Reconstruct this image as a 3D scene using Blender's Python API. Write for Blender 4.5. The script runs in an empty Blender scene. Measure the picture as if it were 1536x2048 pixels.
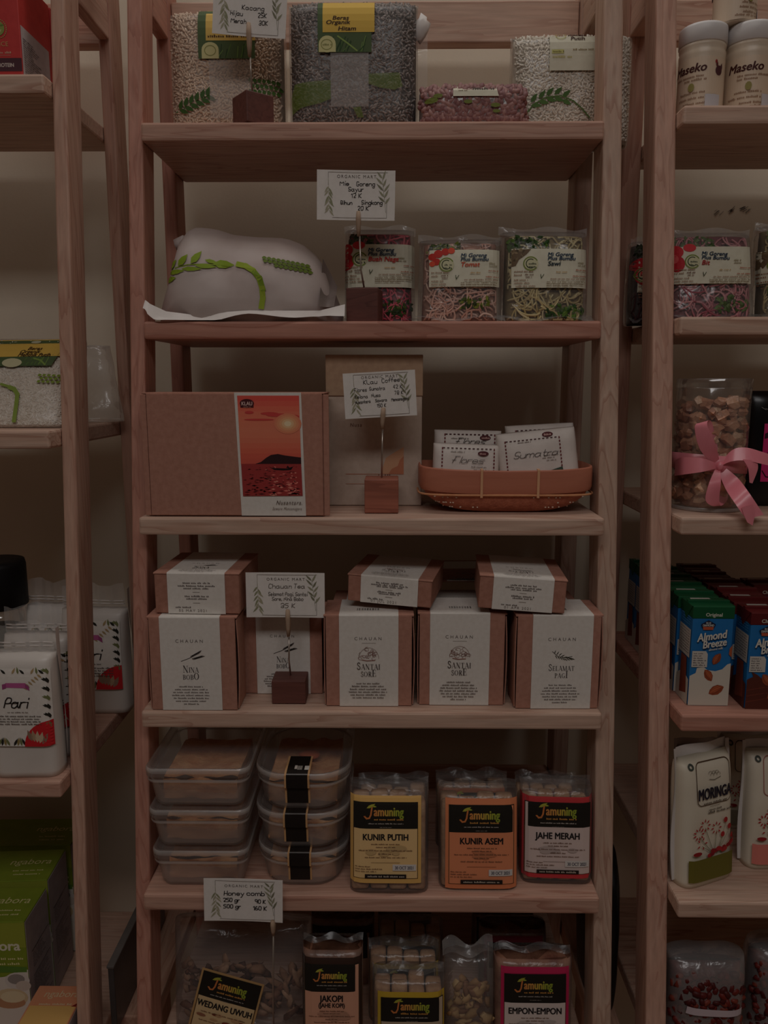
import bpy, bmesh, math, random
from mathutils import Vector, Matrix, noise
from mathutils.geometry import tessellate_polygon
random.seed(11)
sc = bpy.context.scene
COL = sc.collection
R = math.radians

# ------------------------------------------------------------------ camera, world, lights, exposure
W_PX, H_PX, FPX = 1536, 2048, 1540.0
ZC, PITCH, YAW = 1.35, R(9.5), R(0.7)
cd = bpy.data.cameras.new('camera')
cam = bpy.data.objects.new('camera', cd)
COL.objects.link(cam)
cam.location = (0, 0, ZC)
cam.rotation_euler = (R(90) - PITCH, 0, YAW)
cd.sensor_fit = 'VERTICAL'
cd.sensor_height = 24.0
cd.lens = FPX / H_PX * 24.0
cd.clip_start = 0.02
sc.camera = cam
CAM_M = cam.rotation_euler.to_matrix()

wd = bpy.data.worlds.new('world')
sc.world = wd
wd.use_nodes = True
wd.node_tree.nodes['Background'].inputs[0].default_value = (1.0, 0.95, 0.90, 1)
wd.node_tree.nodes['Background'].inputs[1].default_value = 0.03


def area_light(name, loc, size, size_y, power, color):
    ld = bpy.data.lights.new(name, 'AREA')
    ld.shape = 'RECTANGLE'
    ld.size, ld.size_y, ld.energy, ld.color = size, size_y, power, color
    o = bpy.data.objects.new(name, ld)
    o.location = loc
    COL.objects.link(o)
    return o


area_light('ceiling_light_above_shelves', (0.05, 0.95, 2.72), 1.6, 0.3, 11.8, (1.0, 0.97, 0.94))
area_light('frontal_fill_mid_room', (0.0, -0.8, 2.72), 1.6, 0.6, 40, (1.0, 0.965, 0.95))  # added unseen fill panel, brightens the shelf fronts evenly

sc.view_settings.view_transform = 'Standard'
sc.view_settings.look = 'None'
sc.view_settings.gamma = 1.0
sc.view_settings.use_curve_mapping = False
sc.view_settings.exposure = -1.70
try:
    sc.cycles.transparent_max_bounces = 24
    sc.cycles.use_denoising = True
except Exception:
    pass


# ------------------------------------------------------------------ measuring: a pixel of the frame gives a ray
def ray(px, py):
    return (CAM_M @ Vector(((px - W_PX / 2) / FPX, (H_PX / 2 - py) / FPX, -1.0)))


def hitY(px, py, Y):
    d = ray(px, py)
    t = Y / d.y
    return Vector((d.x * t, Y, ZC + d.z * t))


def hitZ(px, py, Z):
    d = ray(px, py)
    t = (Z - ZC) / d.z
    return Vector((d.x * t, d.y * t, Z))


# ------------------------------------------------------------------ materials
def lin(c):
    out = []
    for v in c[:3]:
        v = v / 255.0
        out.append(v / 12.92 if v <= 0.04045 else ((v + 0.055) / 1.055) ** 2.4)
    return tuple(out) + (1.0,)


def base_mat(name, color, rough=0.6, spec=0.3):
    m = bpy.data.materials.new(name)
    m.use_nodes = True
    b = m.node_tree.nodes['Principled BSDF']
    b.inputs['Base Color'].default_value = lin(color)
    b.inputs['Roughness'].default_value = rough
    b.inputs['Specular IOR Level'].default_value = spec
    return m, m.node_tree.nodes, m.node_tree.links, b


def mottled(name, c1, c2, scale=60, rough=0.7, spec=0.2, bump=0.15, stretch=(1, 1, 1), detail=5, bscale=None):
    m, N, L, b = base_mat(name, c1, rough, spec)
    tc = N.new('ShaderNodeTexCoord')
    mp = N.new('ShaderNodeMapping')
    mp.inputs['Scale'].default_value = stretch
    L.new(tc.outputs['Object'], mp.inputs['Vector'])
    n = N.new('ShaderNodeTexNoise')
    n.inputs['Scale'].default_value = scale
    n.inputs['Detail'].default_value = detail
    L.new(mp.outputs[0], n.inputs['Vector'])
    r = N.new('ShaderNodeValToRGB')
    r.color_ramp.elements[0].position = 0.35
    r.color_ramp.elements[1].position = 0.65
    r.color_ramp.elements[0].color = lin(c1)
    r.color_ramp.elements[1].color = lin(c2)
    L.new(n.outputs['Fac'], r.inputs[0])
    L.new(r.outputs[0], b.inputs['Base Color'])
    if bump:
        n2 = N.new('ShaderNodeTexNoise')
        n2.inputs['Scale'].default_value = bscale or scale * 3
        L.new(mp.outputs[0], n2.inputs['Vector'])
        bp = N.new('ShaderNodeBump')
        bp.inputs['Strength'].default_value = bump
        bp.inputs['Distance'].default_value = 0.002
        L.new(n2.outputs['Fac'], bp.inputs['Height'])
        L.new(bp.outputs[0], b.inputs['Normal'])
    return m


def wood(name, axis, pale=(214, 182, 164), mid=(200, 162, 143), dark=(160, 104, 84)):
    """Pine with grain running along one axis; the object's colour tints each board."""
    m, N, L, b = base_mat(name, mid, 0.52, 0.3)
    tc = N.new('ShaderNodeTexCoord')
    oi = N.new('ShaderNodeObjectInfo')
    ad = N.new('ShaderNodeVectorMath')
    ad.operation = 'ADD'
    sv = N.new('ShaderNodeVectorMath')
    sv.operation = 'SCALE'
    sv.inputs[0].default_value = (3.1, 5.7, 7.3)
    L.new(oi.outputs['Random'], sv.inputs['Scale'])
    L.new(tc.outputs['Object'], ad.inputs[0])
    L.new(sv.outputs[0], ad.inputs[1])
    mp = N.new('ShaderNodeMapping')
    s = [1.0, 1.0, 1.0]
    s[axis] = 0.07
    mp.inputs['Scale'].default_value = s
    L.new(ad.outputs[0], mp.inputs['Vector'])
    n = N.new('ShaderNodeTexNoise')
    n.inputs['Scale'].default_value = 26
    n.inputs['Detail'].default_value = 3
    n.inputs['Distortion'].default_value = 0.4
    L.new(mp.outputs[0], n.inputs['Vector'])
    # growth rings: bands of the same noise field
    mul = N.new('ShaderNodeMath')
    mul.operation = 'MULTIPLY'
    mul.inputs[1].default_value = 9.0
    L.new(n.outputs['Fac'], mul.inputs[0])
    fr = N.new('ShaderNodeMath')
    fr.operation = 'FRACT'
    L.new(mul.outputs[0], fr.inputs[0])
    r = N.new('ShaderNodeValToRGB')
    e = r.color_ramp.elements
    e[0].position, e[0].color = 0.0, lin(dark)
    e[1].position, e[1].color = 1.0, lin(mid)
    e.new(0.10).color = lin(tuple(int(.5 * (a + c)) for a, c in zip(dark, mid)))
    e.new(0.30).color = lin(pale)
    e.new(0.75).color = lin(mid)
    L.new(fr.outputs[0], r.inputs[0])
    n3 = N.new('ShaderNodeTexNoise')
    n3.inputs['Scale'].default_value = 7
    L.new(mp.outputs[0], n3.inputs['Vector'])
    mx0 = N.new('ShaderNodeMix')
    mx0.data_type = 'RGBA'
    L.new(n3.outputs['Fac'], mx0.inputs['Factor'])
    mx0.inputs['A'].default_value = lin(pale)
    L.new(r.outputs[0], mx0.inputs['B'])
    fine = N.new('ShaderNodeTexNoise')
    fine.inputs['Scale'].default_value = 240
    fine.inputs['Detail'].default_value = 4
    L.new(mp.outputs[0], fine.inputs['Vector'])
    rm = N.new('ShaderNodeMapRange')
    rm.inputs['From Min'].default_value, rm.inputs['From Max'].default_value = 0.3, 0.7
    rm.inputs['To Min'].default_value, rm.inputs['To Max'].default_value = 0.86, 1.06
    L.new(fine.outputs['Fac'], rm.inputs['Value'])
    sc1 = N.new('ShaderNodeVectorMath')
    sc1.operation = 'SCALE'
    L.new(mx0.outputs['Result'], sc1.inputs[0])
    L.new(rm.outputs[0], sc1.inputs['Scale'])
    mt = N.new('ShaderNodeVectorMath')
    mt.operation = 'MULTIPLY'
    L.new(sc1.outputs[0], mt.inputs[0])
    L.new(oi.outputs['Color'], mt.inputs[1])
    L.new(mt.outputs[0], b.inputs['Base Color'])
    bp = N.new('ShaderNodeBump')
    bp.inputs['Strength'].default_value = 0.12
    bp.inputs['Distance'].default_value = 0.001
    L.new(fine.outputs['Fac'], bp.inputs['Height'])
    L.new(bp.outputs[0], b.inputs['Normal'])
    return m


def film(name, tint=(255, 252, 250), haze=0.06, gloss=0.10, rough=0.18, bscale=40, bump=0.6):
    """Clear wrinkled plastic: mostly see-through, a little milky, glossy at the folds."""
    m = bpy.data.materials.new(name)
    m.use_nodes = True
    N, L = m.node_tree.nodes, m.node_tree.links
    N.clear()
    out = N.new('ShaderNodeOutputMaterial')
    tr = N.new('ShaderNodeBsdfTransparent')
    df = N.new('ShaderNodeBsdfDiffuse')
    df.inputs[0].default_value = lin(tint)
    gl = N.new('ShaderNodeBsdfGlossy')
    gl.inputs['Roughness'].default_value = rough
    gl.inputs[0].default_value = (0.9, 0.9, 0.9, 1)
    tc = N.new('ShaderNodeTexCoord')
    n = N.new('ShaderNodeTexNoise')
    n.inputs['Scale'].default_value = bscale
    n.inputs['Detail'].default_value = 3
    n.inputs['Distortion'].default_value = 0.8
    L.new(tc.outputs['Object'], n.inputs['Vector'])
    bp = N.new('ShaderNodeBump')
    bp.inputs['Strength'].default_value = bump
    bp.inputs['Distance'].default_value = 0.006
    L.new(n.outputs['Fac'], bp.inputs['Height'])
    L.new(bp.outputs[0], gl.inputs['Normal'])
    fr = N.new('ShaderNodeFresnel')
    fr.inputs['IOR'].default_value = 1.35
    L.new(bp.outputs[0], fr.inputs['Normal'])
    a = N.new('ShaderNodeMath')
    a.operation = 'MULTIPLY_ADD'
    L.new(fr.outputs[0], a.inputs[0])
    a.inputs[1].default_value = 0.5
    a.inputs[2].default_value = gloss * 0.4
    m1 = N.new('ShaderNodeMixShader')
    m1.inputs[0].default_value = haze
    L.new(tr.outputs[0], m1.inputs[1])
    L.new(df.outputs[0], m1.inputs[2])
    m2 = N.new('ShaderNodeMixShader')
    L.new(a.outputs[0], m2.inputs[0])
    L.new(m1.outputs[0], m2.inputs[1])
    L.new(gl.outputs[0], m2.inputs[2])
    L.new(m2.outputs[0], out.inputs[0])
    return m


WOODX, WOODY, WOODZ = wood('pine_along_x', 0), wood('pine_along_y', 1), wood('pine_along_z', 2)
BLOCK_DARK = wood('dark_wood_block', 0, (112, 70, 62), (98, 60, 54), (70, 40, 36))
BLOCK_RED = wood('red_wood_block', 0, (172, 106, 86), (154, 92, 74), (110, 60, 50))
WALL = mottled('painted_plaster', (236, 224, 204), (230, 217, 196), 6, 0.9, 0.1, 0.05, bscale=300)
FLOOR = mottled('terracotta_floor', (140, 108, 92), (126, 96, 82), 9, 0.6, 0.3, 0.1)
CEIL = mottled('white_ceiling', (232, 226, 216), (226, 220, 210), 5, 0.9, 0.1, 0.0)
KRAFT = mottled('kraft_board', (186, 136, 118), (176, 126, 108), 160, 0.8, 0.15, 0.1)
KRAFT_DARK = mottled('kraft_board_brown', (178, 128, 110), (166, 116, 98), 160, 0.8, 0.15, 0.1)
CREAM_BOARD = mottled('cream_board', (206, 186, 170), (198, 177, 160), 120, 0.8, 0.15, 0.08)
PAPER = mottled('white_paper', (232, 226, 218), (226, 219, 210), 200, 0.85, 0.12, 0.05)
CARD = mottled('white_card', (238, 232, 226), (233, 227, 220), 150, 0.85, 0.12, 0.04)
LABEL_CREAM = mottled('cream_label', (226, 222, 200), (220, 215, 192), 150, 0.6, 0.3, 0.03)
LABEL_PALE = mottled('pale_label', (222, 216, 194), (216, 210, 188), 150, 0.6, 0.3, 0.03)
FILM = film('clear_film', haze=0.045, gloss=0.06, rough=0.3, bump=0.35)
WHITE_PRINT = film('white_film_print', (232, 220, 212), haze=0.22, gloss=0.02, rough=0.5, bump=0.15)
GREEN_PRINT = film('green_film_print', (120, 142, 52), haze=0.5, gloss=0.02, rough=0.5, bump=0.15)
FILM_SOFT = film('soft_film', haze=0.05, gloss=0.07, rough=0.28, bscale=30, bump=0.6)
FILM_HAZY = film('hazy_film', haze=0.16, gloss=0.15, rough=0.25)
FILM_DEEP = film('clear_bag_film', haze=0.06, gloss=0.10, rough=0.22, bscale=25, bump=0.9)
TUB = film('frosted_tub_plastic', (240, 232, 228), haze=0.10, gloss=0.12, rough=0.28, bscale=14, bump=0.15)
TUB_RIM = film('frosted_rim_plastic', (240, 234, 230), haze=0.26, gloss=0.2, rough=0.3, bscale=14, bump=0.15)
PET = film('clear_pet_plastic', (240, 238, 235), haze=0.05, gloss=0.22, rough=0.08, bscale=8, bump=0.1)
STEEL, _, _, _b = base_mat('steel_wire', (190, 180, 170), 0.35, 0.5)
_b.inputs['Metallic'].default_value = 0.8
PEG = mottled('pale_peg_wood', (178, 152, 130), (160, 134, 112), 90, 0.7, 0.2, 0.1, (1, 1, .1))
FROST = mottled('frosted_bag_plastic', (206, 192, 186), (186, 166, 158), 9, 0.45, 0.4, 0.35, bscale=30)
FROST_EDGE = mottled('white_bag_seam', (228, 220, 214), (216, 206, 200), 20, 0.45, 0.4, 0.2)

_ink = {}


def ink(c, rough=0.6):
    k = (tuple(int(x) for x in c[:3]), rough)
    if k not in _ink:
        _ink[k] = base_mat('ink_%02x%02x%02x' % k[0], c, rough, 0.25)[0]
    return _ink[k]


# ------------------------------------------------------------------ mesh builder
class MB:
    def __init__(s):
        s.v, s.f, s.m, s.mats = [], [], [], []

    def slot(s, mat):
        if mat is None:
            return 0
        if mat not in s.mats:
            s.mats.append(mat)
        return s.mats.index(mat)

    def face(s, pts, mat=None):
        i = len(s.v)
        s.v.extend(tuple(p) for p in pts)
        s.f.append(tuple(range(i, i + len(pts))))
        s.m.append(s.slot(mat))

    def grid(s, fn, nu, nv, mat=None, wrap=False):
        i0 = len(s.v)
        for j in range(nv + 1):
            for i in range(nu + (0 if wrap else 1)):
                s.v.append(tuple(fn(i / nu, j / nv)))
        n = nu if wrap else nu + 1
        k = s.slot(mat)
        for j in range(nv):
            for i in range(nu):
                a = i0 + j * n + i
                b = i0 + j * n + (i + 1) % n if wrap else a + 1
                s.f.append((a, b, b + n, a + n))
                s.m.append(k)

    def rings(s, loops, cap0=True, cap1=True, mat=None):
        i0, n = len(s.v), len(loops[0])
        k = s.slot(mat)
        for lp in loops:
            s.v.extend(tuple(p) for p in lp)
        for j in range(len(loops) - 1):
            for i in range(n):
                a, b = i0 + j * n + i, i0 + j * n + (i + 1) % n
                s.f.append((a, b, b + n, a + n))
                s.m.append(k)
        if cap0:
            s.f.append(tuple(reversed(range(i0, i0 + n))))
            s.m.append(k)
        if cap1:
            e = i0 + (len(loops) - 1) * n
            s.f.append(tuple(range(e, e + n)))
            s.m.append(k)

    def box(s, x0, x1, y0, y1, z0, z1, b=0.0, mat=None, sh=None):
        bm = bmesh.new()
        bmesh.ops.create_cube(bm, size=1.0)
        for v in bm.verts:
            v.co = ((x0 + x1) / 2 + v.co.x * (x1 - x0), (y0 + y1) / 2 + v.co.y * (y1 - y0), (z0 + z1) / 2 + v.co.z * (z1 - z0))
        if b:
            bmesh.ops.bevel(bm, geom=bm.edges[:], offset=b, segments=2, profile=0.5, affect='EDGES')
        i0, k = len(s.v), s.slot(mat)
        bm.verts.ensure_lookup_table()
        for v in bm.verts:
            p = sh(v.co) if sh else v.co
            s.v.append(tuple(p))
        for f in bm.faces:
            s.f.append(tuple(i0 + v.index for v in f.verts))
            s.m.append(k)
        bm.free()

    def tube(s, pts, r, n=6, mat=None):
        pts = [Vector(p) for p in pts]
        loops = []
        for i, p in enumerate(pts):
            t = (pts[min(i + 1, len(pts) - 1)] - pts[max(i - 1, 0)]).normalized()
            a = t.cross(Vector((0, 1, 0)) if abs(t.y) < 0.9 else Vector((1, 0, 0))).normalized()
            b = t.cross(a)
            rr = r[i] if isinstance(r, (list, tuple)) else r
            loops.append([p + (a * math.cos(q) + b * math.sin(q)) * rr for q in [2 * math.pi * j / n for j in range(n)]])
        s.rings(loops, True, True, mat)

    def lathe(s, prof, n=32, mat=None, cx=0.0, cy=0.0, cap0=True, cap1=True):
        s.rings([[(cx + r * math.cos(2 * math.pi * i / n), cy + r * math.sin(2 * math.pi * i / n), z) for i in range(n)] for r, z in prof], cap0, cap1, mat)

    def blob(s, c, rx, ry, rz, rot, mat=None, jit=0.0, n=6, m=4):
        loops = []
        for j in range(1, m):
            th = math.pi * j / m
            lp = []
            for i in range(n):
                ph = 2 * math.pi * i / n
                q = 1 + random.uniform(-jit, jit)
                p = Vector((rx * math.sin(th) * math.cos(ph) * q, ry * math.sin(th) * math.sin(ph) * q, -rz * math.cos(th) * q))
                lp.append(Vector(c) + rot @ p)
            loops.append(lp)
        s.rings(loops, True, True, mat)

    def build(s, name, mat=None, parent=None, smooth=False):
        me = bpy.data.meshes.new(name)
        me.from_pydata(s.v, [], s.f)
        for q in (s.mats or [mat]):
            me.materials.append(q)
        if s.mats and len(s.mats) > 1:
            me.polygons.foreach_set('material_index', s.m)
        if smooth:
            me.polygons.foreach_set('use_smooth', [True] * len(s.f))
        me.update()
        o = bpy.data.objects.new(name, me)
        COL.objects.link(o)
        if parent is not None:
            o.parent = parent
        return o


def tag(o, label, cat, group=None):
    o['label'], o['category'] = label, cat
    if group:
        o['group'] = group
    return o


def structure(o, label=None):
    o['kind'] = 'structure'
    if label:
        o['label'] = label
    return o


def stuff(o):
    o['kind'] = 'stuff'
    return o


def empty(name, loc, label, cat, group=None, mat=None):
    o = bpy.data.objects.new(name, None)
    o.empty_display_size = 0.03
    COL.objects.link(o)
    if mat is not None:
        o.matrix_world = mat
    else:
        o.location = loc
    return tag(o, label, cat, group)


def copy_thing(o, loc, label, rz=None):
    def rec(q, par):
        c = q.copy()
        COL.objects.link(c)
        if par is not None:
            c.parent = par
        for ch in [k for k in kids.get(q.name, [])]:
            rec(ch, c)
        return c
    kids = {}
    for q in COL.objects:
        if q.parent:
            kids.setdefault(q.parent.name, []).append(q)
    c = rec(o, None)
    c.location = loc
    if rz is not None:
        c.rotation_euler = (0, 0, rz)
    c['label'] = label
    return c


# ------------------------------------------------------------------ lettering: cached glyph meshes and pen strokes
CHARS = "ABCDEFGHIJKLMNOPQRSTUVWXYZabcdefghijklmnopqrstuvwxyz0123456789&-().,:!"
GL = {}


def make_glyphs():
    jobs = []
    for bold in (0,):
        for ch in CHARS:
            for k, s in enumerate((ch, 'H' + ch + 'H')):
                if bold and k:
                    continue
                c = bpy.data.curves.new('glyph', 'FONT')
                c.body = s
                c.resolution_u = 3
                o = bpy.data.objects.new('glyph', c)
                COL.objects.link(o)
                jobs.append((bold, ch, k, o))
    c = bpy.data.curves.new('glyph', 'FONT')
    c.body = 'HH'
    o2 = bpy.data.objects.new('glyph', c)
    COL.objects.link(o2)
    bpy.context.view_layer.update()
    dg = bpy.context.evaluated_depsgraph_get()
    hh = max(v.co.x for v in o2.evaluated_get(dg).to_mesh().vertices)
    hm = [v.co.y for v in o2.evaluated_get(dg).to_mesh().vertices]
    cap = max(hm) - min(hm)
    for bold, ch, k, o in jobs:
        ev = o.evaluated_get(dg)
        me = ev.to_mesh()
        if k == 0:
            GL[(bold, ch)] = ([(v.co.x / cap, v.co.y / cap) for v in me.vertices], [tuple(p.vertices) for p in me.polygons])
        else:
            GL[('adv', ch)] = (max(v.co.x for v in me.vertices) - hh) / cap
        ev.to_mesh_clear()
    for _, _, _, o in jobs + [(0, 0, 0, o2)]:
        c = o.data
        bpy.data.objects.remove(o)
        bpy.data.curves.remove(c)
    GL[('adv', ' ')] = 0.42


make_glyphs()
HAND = {k: v for k, v in [q.split('=') for q in (
    "a=46 37 17 06 04 13 33 45;47 44 53|b=0a 03;06 17 37 46 44 33 13 04|c=46 37 17 06 04 13 33 44|e=05 45 46 37 17 06 04 13 33 44|"
    "f=3a 2a 19 13;07 37|g=46 37 17 06 04 13 33 44;47 41 30 10 01|h=0a 03;06 17 37 46 43|i=17 13;19 1a|j=27 21 10;29 2a|"
    "k=0a 03;47 05 43|l=1a 13|m=07 03;06 17 27 36 33;36 47 57 66 63|n=07 03;06 17 37 46 43|o=17 37 46 44 33 13 04 06 17|"
    "p=07 00;06 17 37 46 44 33 13 04|r=07 03;06 17 37|s=47 17 06 15 35 44 33 03|t=1a 14 23 33;07 37|u=07 04 13 33 44;47 43|"
    "v=07 23 47|w=07 13 26 33 47|y=07 24;47 10 00|B=0a 03 33 44 45 36 06;36 47 49 3a 0a|C=49 3a 1a 09 04 13 33 44|F=5a 1a;2a 13;06 36|"
    "G=49 3a 1a 09 04 13 33 44 46 26|H=0a 03;4a 43;06 46|K=0a 03;4a 06 43|L=0a 03 43|M=03 0a 36 6a 63|N=03 0a 43 4a|"
    "P=03 0a 3a 49 47 36 06|S=49 3a 1a 09 07 16 36 45 44 33 13 04|T=0a 4a;2a 23|0=1a 3a 49 44 33 13 04 09 1a|1=08 2a 23|"
    "2=09 1a 3a 49 47 03 43|3=09 1a 3a 49 47 36 16;36 45 44 33 13 04|4=3a 05 45;3a 33|5=4a 0a 07 37 46 44 33 03|"
    "6=39 1a 05 04 13 33 44 45 36 06|7=0a 4a 13|8=16 07 09 1a 3a 49 47 36 16 05 04 13 33 44 45 36|9=43 49 3a 1a 09 07 16 36 47|,=14 02"
).split('|')]}


def hand_glyph(ch):
    pl = [[(int(q[0], 16), int(q[1], 16) - 3) for q in p.split()] for p in HAND[ch].split(';')]
    return pl, max(x for p in pl for x, _ in p)


class Frame:
    """The front plane of a pack: x right, z up, y back. Artwork uses the measured units ox/oy around it."""

    def __init__(s, O, mat, cx, by, mx, my):
        s.O, s.M, s.cx, s.by, s.mx, s.my = O, mat, cx, by, mx, my

    def u(s, x):
        return (x - s.cx) * s.mx

    def v(s, y):
        return (s.by - y) * s.my


def frame(x0, x1, yt, yb, Y, Z, rz=0.0, lean=0.0, roll=0.0):
    """Stand a pack's front on plane Y at height Z: returns Frame plus w, h."""
    mid = (x0 + x1) / 2
    base = hitY(mid, yb, Y)
    Z += .0007
    O = Vector((base.x, Y, Z))
    Rm = Matrix.Rotation(rz, 4, 'Z') @ Matrix.Rotation(roll, 4, 'Y')
    Rl = Matrix.Rotation(rz, 3, 'Z') @ Matrix.Rotation(-lean, 3, 'X')
    n = Rl @ Vector((0, 1, 0))
    C = Vector((0, 0, ZC))
    inv = Rl.inverted()

    def loc(px, py):
        d = ray(px, py)
        t = (O - C).dot(n) / d.dot(n)
        return inv @ (C + d * t - O)
    ym = (yt + yb) / 2
    cl = math.cos(lean)
    w = loc(x1, ym).x - loc(x0, ym).x
    top = loc(mid, yt).z * cl
    h = top
    mx = w / (x1 - x0)
    my = (loc(mid, yt).z - loc(mid, yb).z) * cl / (yb - yt)
    by = yb + loc(mid, yb).z * cl / my      # the row where the local height is zero
    M = Matrix.Translation(O) @ Rm
    F = Frame(O, M, mid, by, mx, my)
    F.tan = math.tan(lean)       # how far the front leans back per metre of height
    return F, w, h


class Art:
    """Flat print laid on a pack's surface, one mesh with a slot per ink colour."""

    def __init__(s, F, warp=None, base=0.0004, sub=0, rot=0.0, piv=(0, 0), rough=0.6):
        s.F, s.w, s.d, s.sub, s.mb, s.rough = F, warp or (lambda u, v, d: (u, -d, v)), base, sub, MB(), rough
        s.rot, s.piv, s.anchor = rot, piv, None

    def P(s, x, y):
        if s.rot:
            c, q = math.cos(s.rot), math.sin(s.rot)
            dx, dy = x - s.piv[0], y - s.piv[1]
            x, y = s.piv[0] + c * dx - q * dy, s.piv[1] + q * dx + c * dy
        return s.w(s.F.u(x), s.F.v(y), s.d)

    def up(s):
        s.d += 0.00007 if s.sub else 0.00003

    def mat(s, c):
        return c if isinstance(c, bpy.types.Material) else ink(c, s.rough)

    def rect(s, x0, y0, x1, y1, c, up=True):
        def cuts(a, b):
            # all layers are cut along the same lines, so that they stay parallel on a curved face
            if not s.sub:
                return [a, b]
            q = [k * s.sub for k in range(math.ceil(a / s.sub), math.floor(b / s.sub) + 1)]
            return [a] + [v for v in q if a + .5 < v < b - .5] + [b]
        xs, ys = cuts(min(x0, x1), max(x0, x1)), cuts(min(y0, y1), max(y0, y1))
        nx, ny = len(xs) - 1, len(ys) - 1
        s.mb.grid(lambda a, b: s.P(xs[round(a * nx)], ys[ny - round(b * ny)]), nx, ny, s.mat(c))
        if up:
            s.up()

    def quad(s, p0, p1, p2, p3, c):
        """corners: top-left, top-right, bottom-right, bottom-left"""
        def at(a, b):
            x = (p3[0] * (1 - a) + p2[0] * a) * (1 - b) + (p0[0] * (1 - a) + p1[0] * a) * b
            y = (p3[1] * (1 - a) + p2[1] * a) * (1 - b) + (p0[1] * (1 - a) + p1[1] * a) * b
            return s.P(x, y)
        nx = max(1, int(abs(p1[0] - p0[0]) / s.sub)) if s.sub else 1
        ny = max(1, int(abs(p3[1] - p0[1]) / s.sub)) if s.sub else 1
        s.mb.grid(at, nx, ny, s.mat(c))
        s.up()

    def poly(s, pts, c, up=True):
        m = s.mat(c)
        for t in tessellate_polygon([[Vector((x, y, 0)) for x, y in pts]]):
            tri = [pts[i] for i in t]
            ar = (tri[1][0] - tri[0][0]) * (tri[2][1] - tri[0][1]) - (tri[1][1] - tri[0][1]) * (tri[2][0] - tri[0][0])
            if ar > 0:
                tri.reverse()
            todo = [tri]
            while todo:
                t3 = todo.pop()
                el = [math.dist(t3[i], t3[(i + 1) % 3]) for i in range(3)]
                i = el.index(max(el))
                if s.sub and el[i] > s.sub * 1.3:
                    p, q, r = t3[i], t3[(i + 1) % 3], t3[(i + 2) % 3]
                    mid = ((p[0] + q[0]) / 2, (p[1] + q[1]) / 2)
                    todo += [[p, mid, r], [mid, q, r]]
                else:
                    s.mb.face([s.P(x, y) for x, y in t3], m)
        if up:
            s.up()

    def ell(s, x, y, rx, ry, c, n=18, a0=0.0):
        s.poly([(x + rx * math.cos(a0 + 2 * math.pi * i / n), y + ry * math.sin(a0 + 2 * math.pi * i / n)) for i in range(n)], c)

    def ring(s, x, y, rx, ry, t, c, a0=0, a1=360, n=28):
        pts = [(x + rx * math.cos(R(a0 + (a1 - a0) * i / n)), y + ry * math.sin(R(a0 + (a1 - a0) * i / n))) for i in range(n + 1)]
        s.stroke(pts, t, c)

    def stroke(s, pts, w, c, up=True):
        m = s.mat(c)
        for (xa, ya), (xb, yb) in zip(pts[:-1], pts[1:]):
            l = math.hypot(xb - xa, yb - ya) or 1e-6
            ex, ey = (xb - xa) / l * w * .35, (yb - ya) / l * w * .35
            nx, ny = -(yb - ya) / l * w / 2, (xb - xa) / l * w / 2
            q = [(xa - ex + nx, ya - ey + ny), (xb + ex + nx, yb + ey + ny), (xb + ex - nx, yb + ey - ny), (xa - ex - nx, ya - ey - ny)]
            s.mb.face([s.P(*p) for p in q], m)
        if up:
            s.up()

    def leaf(s, x, y, l, w, ang, c):
        """leaf from its base (x, y), angle in degrees counted up from +x"""
        a = R(ang)
        ex, ey = math.cos(a), -math.sin(a)
        nx, ny = -ey, ex
        P = [(0, 0), (.3, .5), (.6, .45), (1, 0), (.6, -.45), (.3, -.5)]
        s.poly([(x + ex * l * p + nx * w * q, y + ey * l * p + ny * w * q) for p, q in P], c, up=False)

    def measure(s, t, h, xs=1.0, track=0.0):
        return sum(GL.get(('adv', ch), .5) * h * xs + track for ch in t)

    def text(s, t, x, y, h, c, al='l', xs=1.0, shear=0.0, bold=0, ang=0.0, track=0.0, cols=None):
        """baseline at row y, cap height h"""
        w = s.measure(t, h, xs, track)
        cx = {'l': 0, 'c': -w / 2, 'r': -w}[al]
        ca, sa = math.cos(R(ang)), math.sin(R(ang))
        for i, ch in enumerate(t):
            for lay, (bx, by_) in enumerate(((0, 0), (-.045, 0), (.045, 0), (0, .03), (0, -.03), (-.032, .022), (.032, -.022)) if bold else ((0, 0),)):
                d0 = s.d
                s.d = d0 + lay * 1.2e-5
                if (0, ch) not in GL:
                    break
                vs, fs = GL[(0, ch)]
                m = s.mat(cols[i] if cols else c)
                pts = []
                for gx, gy in vs:
                    dx, dy = cx + (gx * xs + gy * shear + bx) * h, (gy + by_) * h
                    pts.append(s.P(x + dx * ca - dy * sa, y - (dx * sa + dy * ca)))
                s.d = d0
                i0, k = len(s.mb.v), s.mb.slot(m)
                s.mb.v.extend(tuple(p) for p in pts)
                for f in fs:
                    s.mb.f.append(tuple(i0 + q for q in f))
                    s.mb.m.append(k)
            cx += GL.get(('adv', ch), .5) * h * xs + track
        if bold:
            s.d += 7.5e-5
        s.up()

    def hand(s, t, x, y, h, c, w=1.1, xs=1.0, shear=0.0, ang=0.0, al='l', wob=0.25, gap=1.5, join=False):
        k = h / 7.0
        if s.anchor:
            ax, ay, an = s.anchor
            x, y = ax + (x - ax) * math.cos(an) + (y - ay) * math.sin(an), ay - (x - ax) * math.sin(an) + (y - ay) * math.cos(an)
        tot = sum((hand_glyph(ch)[1] + gap) * k * xs if ch != ' ' else 3.2 * k * xs for ch in t)
        cx = {'l': 0, 'c': -tot / 2, 'r': -tot}[al]
        ca, sa = math.cos(R(ang)), math.sin(R(ang))
        last = None
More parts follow.
